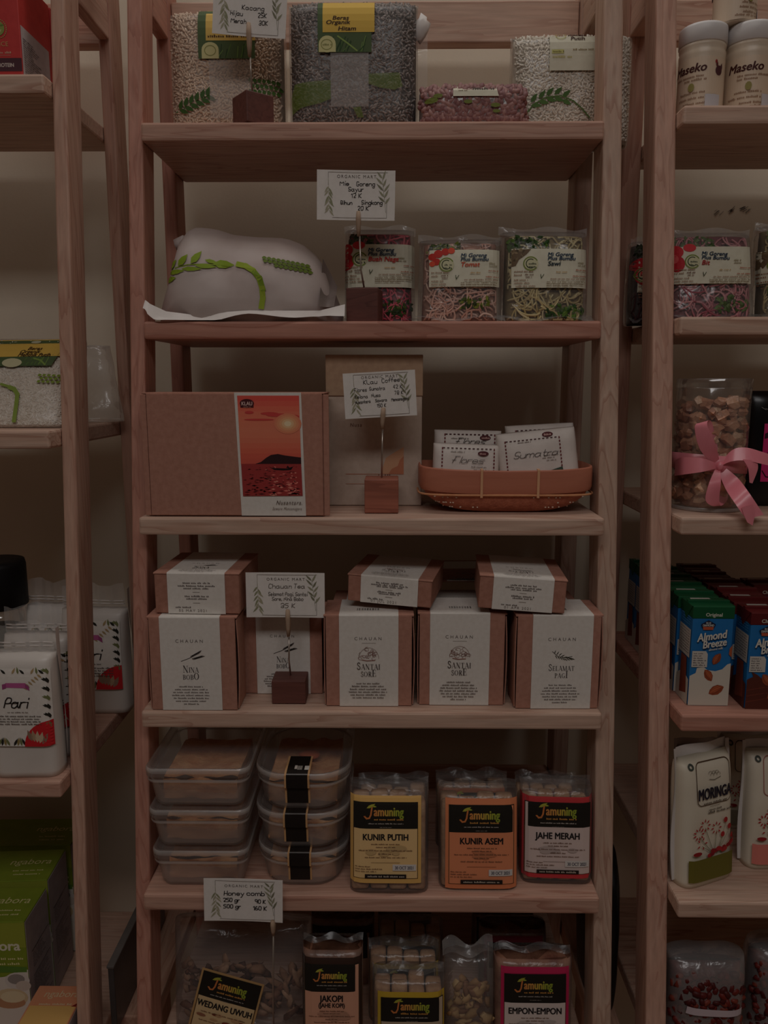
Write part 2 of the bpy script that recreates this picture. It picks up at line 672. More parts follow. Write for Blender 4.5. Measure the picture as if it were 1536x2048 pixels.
        for ch in t:
            if ch == ' ':
                cx += 3.2 * k * xs
                last = None
                continue
            pl, ad = hand_glyph(ch)
            for j, p in enumerate(pl):
                q = []
                for gx, gy in p:
                    gx += random.uniform(-wob, wob)
                    gy += random.uniform(-wob, wob)
                    dx, dy = cx + (gx * xs + gy * shear) * k, gy * k
                    q.append((x + dx * ca - dy * sa, y - (dx * sa + dy * ca)))
                # round the corners once
                r = [q[0]]
                for a, b in zip(q[:-1], q[1:]):
                    r += [(a[0] * .72 + b[0] * .28, a[1] * .72 + b[1] * .28), (a[0] * .28 + b[0] * .72, a[1] * .28 + b[1] * .72)]
                r.append(q[-1])
                if join and j == 0 and last:
                    s.stroke([last, q[0]], w * .6, c, up=False)
                s.stroke(r, w, c, up=False)
                last = r[-1]
            cx += (ad + gap) * k * xs
        s.up()

    def fine(s, x0, x1, y, h, c, ang=0.0, fill=0.92):
        """a line of print too small to read: letter-sized ticks grouped into words"""
        x = x0
        m = s.mat(c)
        ta = math.tan(R(ang))
        while x < x1:
            for _ in range(random.randint(3, 8)):
                if x > x1:
                    break
                lw = h * random.uniform(.35, .6)
                hh = h * random.choice((.7, .7, .8, 1.0))
                y0 = y - (x - x0) * ta
                s.mb.face([s.P(x, y0), s.P(x + lw, y0), s.P(x + lw, y0 - hh * random.uniform(.5, 1)), s.P(x, y0 - hh)], m)
                x += lw + h * .22
            x += h * random.uniform(.5, .8)
        s.up()

    def fine_c(s, xc, wd, y, h, c, ang=0.0):
        s.fine(xc - wd / 2, xc + wd / 2, y, h, c, ang)

    # --- high-contrast serif capitals
    def didone(s, t, x, y, h, c, al='c', heights=None, track=.10):
        """t in capitals; heights: list of cap heights per letter"""
        hs = heights or [h] * len(t)
        wds = {'I': .30, 'E': .58, 'L': .58, 'S': .50, 'T': .66, 'B': .60, 'P': .58, 'R': .66, 'A': .74, 'N': .78, 'O': .78, 'M': .92, 'G': .76, 'C': .70, 'H': .78, 'U': .74}
        tot = sum((wds[ch] + track) * q for ch, q in zip(t, hs))
        cx = x - (tot / 2 if al == 'c' else 0)
        for ch, q in zip(t, hs):
            k = q

            def P(a, b, cx=cx, k=k):
                return (cx + a * k, y - b * k)
            TH, th = .13, .035

            def bar(a, b, cc, d, wd):
                s.stroke([P(a, b), P(cc, d)], wd * k, c, up=False)

            def stem(a, wd=TH, ser=True):
                s.poly([P(a - wd / 2, 0), P(a + wd / 2, 0), P(a + wd / 2, 1), P(a - wd / 2, 1)], c, up=False)
                if ser:
                    for e in (0.015, .985):
                        bar(a - wd / 2 - .09, e, a + wd / 2 + .09, e, th)

            def bowl(x0, x1, y0, y1):
                n, my = 8, (y0 + y1) / 2
                o_, i_ = [], []
                for j in range(n + 1):
                    an = math.pi / 2 - math.pi * j / n
                    o_.append(P(x0 + (x1 - x0) * math.cos(an), my + (y1 - y0) / 2 * math.sin(an)))
                    i_.append(P(x0 + (x1 - x0 - TH) * math.cos(an), my + ((y1 - y0) / 2 - th) * math.sin(an)))
                s.poly(o_ + i_[::-1], c, up=False)
            if ch == 'I':
                stem(.15)
            elif ch == 'N':
                stem(.12, th)
                stem(.64, th)
                bar(.12, 1, .64, 0, TH)
            elif ch == 'H':
                stem(.14)
                stem(.62)
                bar(.14, .5, .62, .5, th)
            elif ch == 'U':
                s.stroke([P(.14, 1), P(.14, .3), P(.22, .06), P(.38, 0), P(.54, .08), P(.6, .3), P(.6, 1)], .07 * k, c, up=False)
            elif ch == 'A':
                bar(.06, 0, .36, 1, th)
                bar(.36, 1, .66, 0, TH)
                bar(.16, .33, .56, .33, th)
                bar(-.03, .015, .15, .015, th)
                bar(.55, .015, .77, .015, th)
            elif ch == 'O' or ch == 'C' or ch == 'G':
                a0, a1 = (0, 360) if ch == 'O' else (45, 320)
                n = 20
                for j in range(n):
                    qd = []
                    for e, rad in ((j, 0), (j + 1, 0), (j + 1, 1), (j, 1)):
                        an = R(a0 + (a1 - a0) * e / n)
                        rx, ry = (.37, .5) if rad == 0 else (.37 - TH, .5 - th)
                        qd.append(P(.38 + rx * math.cos(an), .5 + ry * math.sin(an)))
                    s.mb.face([s.P(*e) for e in qd], s.mat(c))
                if ch == 'G':
                    s.poly([P(.55, .05), P(.68, .05), P(.68, .42), P(.55, .42)], c, up=False)
                    bar(.48, .42, .76, .42, th)
            elif ch == 'S':
                s.stroke([P(.42, .78), P(.38, .93), P(.24, 1), P(.09, .92), P(.06, .75), P(.16, .6), P(.36, .44), P(.46, .27), P(.40, .08), P(.23, 0), P(.09, .06), P(.04, .24)], .085 * k, c, up=False)
            elif ch == 'T':
                stem(.33)
                bar(.02, .975, .64, .975, th)
                bar(.02, .975, .02, .78, th)
                bar(.64, .975, .64, .78, th)
            elif ch in 'BPR':
                stem(.15)
                bar(.15, .98, .3, .98, th)
                bowl(.25, .56, .48, 1.0)
                if ch == 'B':
                    bowl(.25, .60, 0, .52)
                if ch == 'R':
                    bar(.3, .5, .58, 0, TH)
            elif ch in 'EL':
                stem(.15)
                bar(.15, .02, .54, .02, th)
                bar(.54, .02, .54, .26, th)
                if ch == 'E':
                    bar(.15, .98, .52, .98, th)
                    bar(.52, .98, .52, .76, th)
                    bar(.15, .5, .42, .5, th)
                    bar(.42, .38, .42, .62, th)
            elif ch == 'M':
                stem(.10, th)
                stem(.78, TH)
                bar(.10, 1, .43, .02, TH)
                bar(.43, .02, .76, 1, th)
            cx += (wds[ch] + track) * q
        s.up()

    def build(s, name, parent, label=None):
        o = s.mb.build(name, None, parent)
        if label:
            o['label'] = label
        return o


# ------------------------------------------------------------------ soft pack shapes (front faces -y, base at z=0)
class Pillow:
    def __init__(s, w, h, d, p=5.0, q=2.2, cut=0.05, amp=0.0, ns=18.0, seed=0.0, top=1.0, taper=0.0, lean=0.0):
        s.w, s.h, s.d, s.p, s.q, s.cut, s.amp, s.ns, s.seed = w, h, d, p, q, cut, amp, ns, seed
        s.top, s.taper, s.lean = top, taper, lean

    def b(s, u, v):
        v = s.cut + (s.top - s.cut) * v
        a = max(0.0, 1 - abs(2 * u - 1) ** s.p)
        c = max(0.0, 1 - abs(2 * v - 1) ** s.p)
        return (a * c) ** (1 / s.q)

    def pt(s, u, v, side, off=0.0, rough=True):
        x = (u - .5) * s.w * (1 - s.taper * v)
        z = v * s.h
        n = s.amp * noise.noise(Vector((x * s.ns + s.seed, z * s.ns, s.seed + side))) if s.amp and rough else 0.0
        yy = s.d / 2 * s.b(u, v) + n * min(1, 4 * s.b(u, v))
        return Vector((x, s.d / 2 + side * (yy + off) + s.lean * v, z))

    def front(s, x, z, off):
        u = min(1, max(0, x / (s.w * (1 - s.taper * min(1, max(0, z / s.h)))) + .5))
        return s.pt(u, min(1, max(0, z / s.h)), -1, off + s.amp * .7, False)

    def warp(s):
        return lambda u, v, d: s.front(u, v, d)

    def mesh(s, nu=20, nv=20, off=0.0, grow=0.0):
        mb = MB()
        loops = []
        for j in range(nv + 1):
            v = j / nv
            us = [.5 - .5 * math.cos(math.pi * i / nu) for i in range(nu + 1)]
            lp = [s.pt(u, v, -1, off) for u in us] + [s.pt(u, v, 1, off) for u in reversed(us[1:-1])]
            if grow:
                lp = [Vector((p.x * (1 + grow), p.y, p.z)) for p in lp]
            loops.append(lp)
        mb.rings(loops)
        return mb


def grains(S, cols, n, l, r, name, parent, vmax=1.0, vmin=0.0, holes=()):
    """individual grains pressed against the front of the film"""
    mb = MB()
    mats = [ink(c, 0.5) for c in cols]
    nx = max(1, int(math.sqrt(n * S.w / S.h)))
    ny = max(1, n // nx)
    for j in range(ny):
        for i in range(nx):
            u = (i + random.random()) / nx
            v = vmin + (vmax - vmin) * (j + random.random()) / ny
            v = max(v, (l / 2 + r) / S.h)
            u = .02 + .96 * u
            if any(a <= u <= c and b <= v <= e for a, b, c, e in holes):
                continue
            p = S.pt(u, v, -1, -r * .2)
            a = random.uniform(0, math.pi)
            rot = Matrix.Rotation(a, 3, 'Y') @ Matrix.Rotation(random.uniform(-.4, .4), 3, 'X')
            k = random.uniform(.8, 1.15)
            mb.blob(p, l / 2 * k, r, r * k, rot, random.choice(mats), 0, 5, 4)
    return stuff(mb.build(name, None, parent, True))


def seal(F, S, x0, x1, z0, z1, y, name, parent, mat, wave=0.002, n=16, seed=0.0):
    """a flat crimped strip of film standing off the pack"""
    mb = MB()

    def fn(a, b):
        x = x0 + (x1 - x0) * a
        z = z0 + (z1 - z0) * b
        return (x, y + wave * math.sin(a * 19 + seed) * (.3 + b) + wave * .6 * math.sin(a * 43 + seed * 2 + b * 3), z + wave * .5 * math.sin(a * 11 + seed))
    mb.grid(fn, n, 3)
    return mb.build(name, mat, parent, True)

# ------------------------------------------------------------------ the room
WALL_Y = 1.262


def slab(name, x0, x1, y0, y1, z0, z1, mat, label):
    mb = MB()
    mb.box(x0, x1, y0, y1, z0, z1)
    return structure(mb.build(name, mat), label)


slab('wall_back', -2.3, 2.3, WALL_Y, WALL_Y + .12, 0, 2.8, WALL, 'plain beige plaster wall behind the shelves')
slab('wall_left', -2.42, -2.3, -2.6, WALL_Y + .12, 0, 2.8, WALL, 'plain beige side wall')
slab('wall_right', 2.3, 2.42, -2.6, WALL_Y + .12, 0, 2.8, WALL, 'plain beige side wall')
slab('floor', -2.42, 2.42, -2.6, WALL_Y + .12, -.1, 0, FLOOR, 'brown tiled shop floor')
slab('ceiling', -2.42, 2.42, -2.6, WALL_Y + .12, 2.8, 2.9, CEIL, 'white ceiling')
_mb = MB()
_r = random.Random(4)
for sx, sy, n in ((1436, 424, 5), (1466, 420, 6), (1492, 419, 10)):
    for _ in range(n):
        p = hitY(sx + _r.uniform(-8, 8), sy + _r.uniform(-4, 4), WALL_Y - .0006)
        a = _r.uniform(.3, .9)
        l, w = _r.uniform(.002, .005), _r.uniform(.0004, .001)
        ex, ez = math.cos(a), math.sin(a)
        _mb.face([(p.x + ex * l * i - ez * w * j, p.y, p.z + ez * l * i + ex * w * j) for i, j in ((-1, -1), (1, -.6), (1, .6), (-1, 1))])
structure(_mb.build('trim_1', ink((150, 136, 124))), 'grey scuff marks on the plaster wall')


# ------------------------------------------------------------------ the three ladder shelves
REAR0, REAR1 = 1.140, 1.187


class Unit:
    def __init__(s, label, xa, xb, xc, xd, y0, k, shelves, ptint, extra=None, top=.60):
        s.y0, s.k, s.Z, s.Y = y0, k, [], []
        s.xb, s.xc = xb, xc
        root = empty('shelf_unit', ((xa + xd) / 2, 1.0, 0), label, 'shelf unit', 'pine ladder shelves along the wall')
        s.root = root
        off = Vector((-(xa + xd) / 2, -1.0, 0))
        for (x0, x1), tn in (((xa, xb), ptint[0]), ((xc, xd), ptint[1])):
            mb = MB()
            mb.box(x0, x1, 0, .045, 0, ZC + top, .0025, None, lambda q: Vector((q.x, q.y + y0 + k * (q.z - ZC), q.z)) + off)
            o = mb.build('front_post', WOODZ, root)
            o.color = tn + (1,)
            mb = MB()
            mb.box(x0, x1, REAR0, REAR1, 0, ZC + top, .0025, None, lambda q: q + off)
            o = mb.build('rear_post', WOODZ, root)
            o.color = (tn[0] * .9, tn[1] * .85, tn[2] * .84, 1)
            zt0, zt1 = ZC + .462, ZC + .515
            mb = MB()
            ya = y0 + k * .49 + .047
            mb.box(x0 + .001, x1 - .001, ya, REAR0 - .001, zt0, zt1, .002, None, lambda q: q + off)
            o = mb.build('side_rail', WOODY, root)
            o.color = tn + (1,)
        mb = MB()
        mb.box(xb + .0005, xc - .0005, REAR0 + .012, REAR1 - .012, ZC + .462, ZC + .515, .002, None, lambda q: q + off)
        o = mb.build('back_rail', WOODX, root)
        o.color = (1, .95, .9, 1)
        for yp, pr, tn in shelves:
            z = ZC
            for _ in range(30):
                Y = y0 + k * (z - ZC) - pr
                z = hitY(787, yp, Y).z
            s.Z.append(z)
            s.Y.append(Y)
            mb = MB()
            mb.box(xb + .0006, xc - .0006, Y, REAR1, z - .0215, z, .003, None, lambda q: q + off)
            o = mb.build('shelf_board', WOODX, root)
            o.color = tn + (1,)
        if extra:
            for z in extra:
                mb = MB()
                Y = y0 + k * (z - ZC) - .02
                mb.box(xb + .0006, xc - .0006, Y, REAR1, z - .0215, z, .003, None, lambda q: q + off)
                o = mb.build('shelf_board', WOODX, root)
                o.color = (1, .95, .9, 1)
                s.Z.append(z)
                s.Y.append(Y)


PINK, RED, TAN = (.92, .80, .76), (.84, .60, .56), (1.0, 1.0, .97)
UC = Unit('middle pine ladder shelf holding rice, noodles, coffee and tea boxes', -.3255, -.3070, .2533, .2768, .9615, .131,
          [(242, .012, PINK), (642, .008, RED), (1036, .033, TAN), (1425, .030, TAN), (1794, .030, PINK)], (RED, (.86, .86, .83)), [ZC - .853])
UL = Unit('left pine ladder shelf mostly cut off by the photo edge', -.962, -.938, -.4050, -.3880, .9425, .10,
          [(143, .021, TAN), (862, .033, TAN), (1568, .027, PINK)], (RED, (.9, .80, .75)), [ZC - .895])
UR = Unit('right pine ladder shelf with jars, cartons and pouches', .3180, .3437, .9050, .9300, .963, .142,
          [(212, .024, TAN), (634, .020, TAN), (1034, .030, TAN), (1427, .038, RED), (1800, .035, TAN)], (PINK, TAN), [ZC - .86])
C1, C2, C3, C4, C5, C6 = UC.Z
L1, L2, L3, L4 = UL.Z
R1, R2, R3, R4, R5, R6 = UR.Z
print('shelf Z', [round(z - ZC, 3) for z in UC.Z], [round(y, 3) for y in UC.Y])
print('left', [round(z - ZC, 3) for z in UL.Z], 'right', [round(z - ZC, 3) for z in UR.Z])

INK, GREY = (38, 30, 28), (120, 108, 100)
GREEN, DKGREEN, LIME = (70, 104, 40), (44, 74, 34), (150, 172, 44)


# ------------------------------------------------------------------ price cards on wooden holders
def sprig(a, x, y, s, ang, c1, c2, n=6):
    """olive sprig hanging along a stem"""
    r = R(ang)
    ex, ey = math.cos(r), -math.sin(r)
    a.stroke([(x, y), (x + ex * s, y + ey * s)], .6, c2)
    for i in range(n):
        t = .25 + .72 * i / (n - 1)
        for sd in (-1, 1):
            t2 = t + (.06 if sd > 0 else 0) + random.uniform(-.02, .02)
            a.leaf(x + ex * s * t2, y + ey * s * t2, s * random.uniform(.24, .33), s * .062, ang + sd * random.uniform(24, 46), random.choice((c1, c2)))
    a.up()


def price_card(cx, cy, w, h, roll, Y, writer, label, holder_label, block, wire, bmat, brot=0.0, clip=None, Zs=0.0, lean=0.0, by=None, hdr=.17):
    """block: (x0, x1, ytop, ybase); wire: list of pixels from the block up to the clip; clip: two pixels"""
    x0, x1, yt, yb = block
    if by is None:
        by = Y
    F, bw, bh = frame(x0, x1, yt, yb, by, Zs)
    root = empty('card_holder', F.O, holder_label, 'card holder', 'wooden block price card holders')
    bs = bw if not brot else bw / (math.cos(brot) + abs(math.sin(brot)))
    mb = MB()
    rm = Matrix.Rotation(brot, 3, 'Z')
    mb.box(-bs / 2, bs / 2, 0, bs, 0, bh, .0012, None, lambda q: rm @ Vector((q.x, q.y - bs / 2, q.z)) + Vector((0, bs / 2, 0)))
    mb.build('block', bmat, root)
    ctr = Vector((0, bs / 2, bh))
    pts = [ctr + Vector((0, 0, -.002))]
    for px, py in wire:
        p = hitY(px, py, Y + .004) - F.O
        pts.append(p)
    mb = MB()
    mb.tube(pts, .0011, 6)
    mb.build('wire', STEEL, root, True)
    if clip:
        pa, pb = hitY(*clip[0], Y) - F.O, hitY(*clip[1], Y) - F.O
        d = (pa - pb)
        mb = MB()
        for sd in (-1, 1):
            yy = sd * .0030
            q = [pb + Vector((0, yy, 0)), pb + d * .35 + Vector((0, yy * 1.1, 0)), pb + d * .7 + Vector((0, yy * .75, 0)), pa + Vector((0, yy * .5, 0))]
            mb.tube(q, [.0024, .0030, .0026, .0018], 8)
        k = mb.build('clip', PEG, root, True)
    P = hitY(cx, cy, Y)
    m = (hitY(cx + 10, cy, Y).x - hitY(cx - 10, cy, Y).x) / 20
    M = Matrix.Translation(P) @ Matrix.Rotation(-lean, 4, 'X') @ Matrix.Rotation(R(roll), 4, 'Y')
    croot = empty('price_card', None, label, 'price card', 'handwritten price cards', mat=M)
    mb = MB()
    my = m * 1.0
    th = .0005
    W2, H2 = w * m / 2, h * my / 2

    def bend(x, z, y):
        return (x, y + .0016 * math.cos(x / W2 * 1.5) - .0014, z)
    for yy, flip in ((-th / 2, 0), (th / 2, 1)):
        mb.grid(lambda a, b: bend(-W2 + 2 * W2 * a, -H2 + 2 * H2 * b, yy), 10, 4)
    lp0 = [(-W2, -H2), (W2, -H2), (W2, H2), (-W2, H2)]
    for (xa, za), (xb, zb) in zip(lp0, lp0[1:] + lp0[:1]):
        n = 10
        mb.grid(lambda a, b: bend(xa + (xb - xa) * a, za + (zb - za) * a, -th / 2 + th * b), n, 1)
    mb.build('card', CARD, croot)
    Fc = Frame(P, M, cx, cy, m, my)
    a = Art(Fc, lambda u, v, d: bend(u, v, -th / 2 - d), .0002)
    L, T, RR, B = cx - w / 2, cy - h / 2, cx + w / 2, cy + h / 2
    ln = (120, 106, 96)
    a.stroke([(L + w * .145, T + h * .30), (L + w * .145, T + h * .045), (RR - w * .10, T + h * .045)], .7, ln)
    a.stroke([(L + w * .2, B - h * .05), (RR - w * .105, B - h * .05), (RR - w * .105, B - h * .42)], .7, ln)
    sprig(a, L + w * .145, T + h * .16, h * .62, -88, (150, 150, 118), (176, 170, 144), 6)
    sprig(a, RR - w * .115, B - h * .16, h * .66, 97, (156, 154, 128), (130, 128, 104), 5)
    a.text('ORGANIC MART', cx + w * .01, T + h * hdr, h * .060, (104, 92, 84), 'c', track=w * .009)
    a.anchor = (cx, cy, R(roll))
    writer(a)
    a.build('lettering', croot)
    return root, croot


def w1(a):
    a.hand('Kacang', 484, 19, 8, INK, 1.1, 1.15, .1)
    a.hand('Hijau', 461, 29, 8, INK, 1.1, .95, .1)
    a.hand('25K', 515, 34, 8, INK, 1.1, 1.0, .1)
    a.hand('Merah', 461, 43, 8, INK, 1.1, .95, .1)
    a.hand('30K', 517, 48, 8, INK, 1.1, 1.0, .1)


def w2(a):
    a.hand('Mie', 680, 372, 8, INK, 1.15, 1.1, .05)
    a.hand('Goreng', 713, 373, 8, INK, 1.15, 1.05, .05)
    a.hand('Sayur', 697, 383, 8, INK, 1.15, 1.0, .05)
    a.hand('12 K', 702, 395, 8, INK, 1.15, 1.1, .05)
    a.hand('Bihun', 681, 408, 7, INK, 1.15, 1.0, .05)
    a.hand('Singkong', 723, 408, 7.5, INK, 1.15, .98, .05)
    a.hand('20 K', 715, 419, 7.5, INK, 1.15, 1.1, .05)


def w3(a):
    a.hand('KLau', 727, 769, 8, INK, .95, 1.1, .05, 0)
    a.hand('Coffee', 764, 766, 8, INK, .95, 1.05, .05, 2)
    a.hand('Flores', 708, 784, 7, INK, .8, .9, .05)
    a.hand('Sumatra', 739, 781, 6.5, INK, .8, .85, .05)
    a.hand('42 K', 786, 777, 7, INK, .8, 1.0, .05)
    a.hand('Kelana', 710, 797, 6.5, INK, .8, .9, .05)
    a.hand('Nusa', 743, 794, 6.5, INK, .8, .9, .05)
    a.hand('78 K', 789, 789, 7, INK, .8, .95, .05)
    a.hand('Nusantara', 711, 808, 6, INK, .8, .72, .05, 3)
    a.hand('Sawara', 751, 804, 6, INK, .8, .8, .05, 2)
    a.hand('Mancanagara', 783, 802, 6, INK, .8, .62, .05, 2)
    a.hand('150 K', 754, 814, 6.5, INK, .8, .9, .05, 0)


def w4(a):
    g = (96, 84, 76)
    a.hand('Chauan', 538, 1176, 9, g, 1.0, 1.05, .1)
    a.hand('Tea', 588, 1176, 9, g, 1.0, 1.05, .1)
    a.hand('Selamat Pagi, Santai', 537, 1191, 7, g, .9, .80, .1)
    a.hand('Sore, Nina Bobo', 544, 1201, 7, g, .9, .88, .1)
    a.hand('35 K', 561, 1216, 9, g, 1.0, 1.2, .1)


def w5(a):
    a.hand('Honey', 449, 1789, 9.5, INK, 1.5, 1.1, .05)
    a.hand('comb', 494, 1789, 9.5, INK, 1.5, 1.15, .05)
    a.hand('250 gr', 447, 1803, 8, INK, 1.5, 1.0, .05)
    a.hand('90 K', 510, 1806, 8, INK, 1.5, 1.0, .05)
    a.hand('500 gr', 447, 1817, 8, INK, 1.5, 1.05, .05)
    a.hand('160 K', 506, 1821, 8.5, INK, 1.5, 1.0, .05)


YB1 = UC.Y[0]
price_card(500, 21, 147, 96, 4.5, YB1 + .008, w1, 'white card pricing beans at 25 K and 30 K on the top shelf', 'dark block card holder turned edge-on before the beige rice bag',
           (458, 545, 183, 240), [(502, 150), (500, 110)], BLOCK_DARK, R(38), ((499, 112), (498, 48)), C1)
price_card(712, 391, 156, 95, 1.0, UC.Y[1] + .016, w2, 'white card pricing noodles at 12 K and 20 K above the red noodle pack', 'dark block card holder in front of the red noodle pack',
           (692, 765, 575, 641), [(722, 540), (719, 470)], BLOCK_DARK, R(-8), ((717, 472), (717, 424)), C2, hdr=.155)
price_card(760, 789, 144, 90, -3.2, UC.Y[2] + .030, w3, 'tilted white card with three coffee prices before the cream box', 'reddish block card holder before the tall cream box',
           (729, 797, 959, 1026), [(764, 910), (765, 858)], BLOCK_RED, 0, ((764, 858), (767, 815)), C3, hdr=.14)
price_card(571, 1190, 157, 92, .3, UC.Y[3] + .022, w4, 'white card with faint pencil writing ending in 35 K', 'dark red block card holder between the tea boxes',
           (544, 612, 1362, 1422), [(578, 1320), (578, 1275)], BLOCK_DARK, 0, ((577, 1272), (576, 1218)), C4, hdr=.175)
price_card(487, 1800, 157, 93, 1.2, UC.Y[4] - .010, w5, 'white honeycomb card with 250 gr and 500 gr prices', 'block card holder on the lowest shelf carrying the honeycomb card',
           (520, 570, 2118, 2168), [(546, 1960), (547, 1856)], BLOCK_DARK, 0, ((547, 1868), (546, 1838)), C6, hdr=.195, by=UC.Y[4] - .024)


# ------------------------------------------------------------------ rice bags (top middle shelf, left shelf)
def ear(a, x, y, s, ang, c, n=5):
    """rice-ear print: paired leaves along a curved stalk"""
    r = R(ang)
    ex, ey = math.cos(r), -math.sin(r)
    a.stroke([(x, y), (x + ex * s, y + ey * s)], 2, c)
    for i in range(n):
        t = .12 + .8 * i / (n - 1)
        for sd in (-1, 1):
            a.leaf(x + ex * s * t, y + ey * s * t, s * .27, s * .115, ang + sd * 48, c)
    a.up()


def seeds(a, x0, y0, x1, y1, c, nx=7, ny=3, sl=0.0):
    for j in range(ny):
        for i in range(nx):
            x = x0 + (x1 - x0) * (i + .5 * (j % 2) + .3) / nx
            y = y0 + (y1 - y0) * (j + .5) / ny + sl * (i / nx)
            a.leaf(x - 5, y + 1.5, (x1 - x0) / nx * .95, (y1 - y0) / ny * .85, 14, c)
    a.up()


def organic_label(a, x0, y0, x1, y1, lines, logo=True):
    a.rect(x0, y0, x1, y1, (82, 100, 62))
    for i in range(16):
        x = random.uniform(x0 + 4, x1 - 16)
        a.stroke([(x, y1 - 2), (x + random.uniform(2, 14), y1 - random.uniform(14, 32))], 1.4, random.choice([(96, 128, 60), (120, 150, 78), (40, 66, 30), (70, 104, 46)]), up=False)
    a.up()
    a.stroke([(x0 + 40, y1 - 32), (x0 + 62, y1 - 16), (x0 + 78, y1 - 3)], 3, (140, 164, 84))
    a.rect(x0 + 10, y0 - (6 if logo else 0), x1 + 6, y0 + (y1 - y0) * .66, (228, 188, 84))
    xs = x0 + 20
    for t, x, y, h in lines:
        a.text(t, x, y, h, (66, 40, 24), xs=1.25, shear=.22, bold=1)
    a.ell(x0 + 19, y1 - 16, 17, 17, (216, 210, 150))
    a.rect(x0 + 2, y1 - 16, x0 + 36, y1, (216, 210, 150))
    a.ring(x0 + 18, y1 - 15, 11, 10, 1.4, (150, 150, 84))
    a.fine(x0 + 10, x0 + 26, y1 - 13, 4, (130, 130, 70))


def rice_bag(x0, x1, yt, yb, Y, Z, d, cols, body, label, gsize=(.0078, .0016), n=1900, amp=.0012, rz=0, fl=FILM, seed=1.0, name='rice_bag', top=1.0, p=6, q=2.4):
    F, w, h = frame(x0, x1, yt, yb, Y, Z, rz)
    root = empty(name, None, label, 'rice bag', mat=F.M)
    S = Pillow(w * .97, h * .985, d, p, q, .06, amp, 26, seed, top)
    S.mesh(20, 20, -.0006).build('rice', mottled('rice_mass_%d' % int(seed * 10), body, tuple(int(c * .9) for c in body), 180, .7, .2, .4, bscale=260), root, True)
    grains(S, cols, n, *gsize, 'rice_grains', root)
    So = Pillow(w, h, d + .005, p, q, .05, amp, 26, seed, top)
    So.mesh(24, 24, .0006).build('film_bag', fl, root, True)
    return F, root, S, So, w, h


yb = UC.Y[0]
F, root, S, So, w, h = rice_bag(336, 570, 8, 241, yb + .066, C1, .055, [(222, 196, 172), (216, 188, 164), (228, 204, 182), (220, 194, 170)], (216, 190, 166),
                                'beige rice bag with green leaf print behind the bean price card', seed=1.3)
a = Art(F, So.warp(), .0026, 14)
a.rect(402, 15, 515, 118, (82, 100, 62))
for i in range(12):
    x = random.uniform(425, 505)
    a.stroke([(x, 116), (x + random.uniform(2, 12), 116 - random.uniform(12, 30))], 1.4, random.choice([(96, 128, 60), (120, 150, 78), (40, 66, 30)]), up=False)
a.up()
a.rect(418, 10, 516, 82, (228, 190, 100))
a.fine(422, 512, 76, 6, (92, 64, 30))
a.ell(426, 100, 17, 15, (214, 208, 150))
a.rect(409, 100, 443, 118, (214, 208, 150))
a.ring(426, 102, 11, 10, 1.4, (150, 150, 84))
lb = a.build('label', root)
a = Art(F, So.warp(), .0022, 14)
a.rect(422, 120, 506, 238, WHITE_PRINT)
a.build('white_strip', root)
a = Art(F, So.warp(), .0019)
ear(a, 350, 222, 78, 24, (66, 98, 44), 6)
seeds(a, 502, 155, 566, 188, (72, 104, 42), 7, 3, 4)
a.build('leaf_print', root)

F, root, S, So, w, h = rice_bag(574, 838, -12, 241, yb + .050, C1, .060, [(136, 124, 118), (148, 136, 130), (122, 110, 104), (164, 152, 146), (130, 118, 112)], (92, 82, 76),
                                'tall black rice bag with yellow label and green print', seed=2.7, n=2000)
a = Art(F, So.warp(), .0026, 14)
organic_label(a, 637, -12, 744, 105, [('Beras', 666, 40, 8), ('Organik', 653, 49, 8), ('Hitam', 677, 62, 8)])
a.build('label', root)
a = Art(F, So.warp(), .0022, 14)
a.rect(662, 106, 738, 214, WHITE_PRINT)
a.build('grey_strip', root)
a = Art(F, So.warp(), .0023, 10)
gm = GREEN_PRINT
a.poly([(588, 165), (662, 160), (662, 198), (640, 207), (600, 215), (582, 225), (580, 190)], gm)
a.poly([(738, 148), (800, 145), (806, 172), (790, 180), (760, 176), (738, 168)], gm)
a.poly([(706, 216), (722, 214), (728, 236), (716, 236)], gm)
a.build('green_print', root)
mb = MB()
x0_, x1_ = F.u(826), F.u(858)
mb.grid(lambda s, t: (x0_ + (x1_ - x0_) * s, .030 + .004 * math.sin(t * 9) + .008 * s, F.v(238) + (F.v(12) - F.v(238)) * t), 4, 14)
mb.build('side_seal', FILM_HAZY, root, True)
mb = MB()
mb.blob((F.u(842), .02, F.v(42)), .011, .006, .016, Matrix.Rotation(.3, 3, 'Y'), None, .25, 8, 6)
mb.build('tied_corner', FROST_EDGE, root, True)

# purple bean bag lying low
F, w, h = frame(834, 1064, 164, 238, yb + .030, C1)
root = empty('bean_bag', None, 'small flat bag of purple-red beans between two rice bags', 'bean bag', mat=F.M)
S = Pillow(w * .95, h, .085, 5.5, 2.8, .10, .002, 20, 4.4)
S.mesh(20, 14, -.002).build('bean_mass', mottled('bean_mass', (146, 106, 104), (126, 88, 88), 120, .6, .3, .3), root, True)
grains(S, [(164, 122, 118), (150, 108, 106), (172, 130, 124), (142, 100, 100)], 300, .0150, .0040, 'beans', root)
S.mesh(24, 16, .0016).build('film_bag', FILM_HAZY, root, True)
a = Art(F, S.warp(), .0028, 10)
a.quad((906, 169), (990, 170), (996, 194), (905, 194), LABEL_CREAM)
a.fine(944, 984, 180, 6, (70, 60, 50))
a.fine(916, 932, 183, 3, (120, 100, 70))
a.build('label', root)
a = Art(F, S.warp(), .0026, 10)
for x, y, s in ((862, 200, 14), (875, 192, 10), (990, 212, 10), (992, 224, 8), (935, 205, 9)):
    a.ell(x, y, s, s * .45, (120, 130, 60), 8)
a.build('green_print', root)

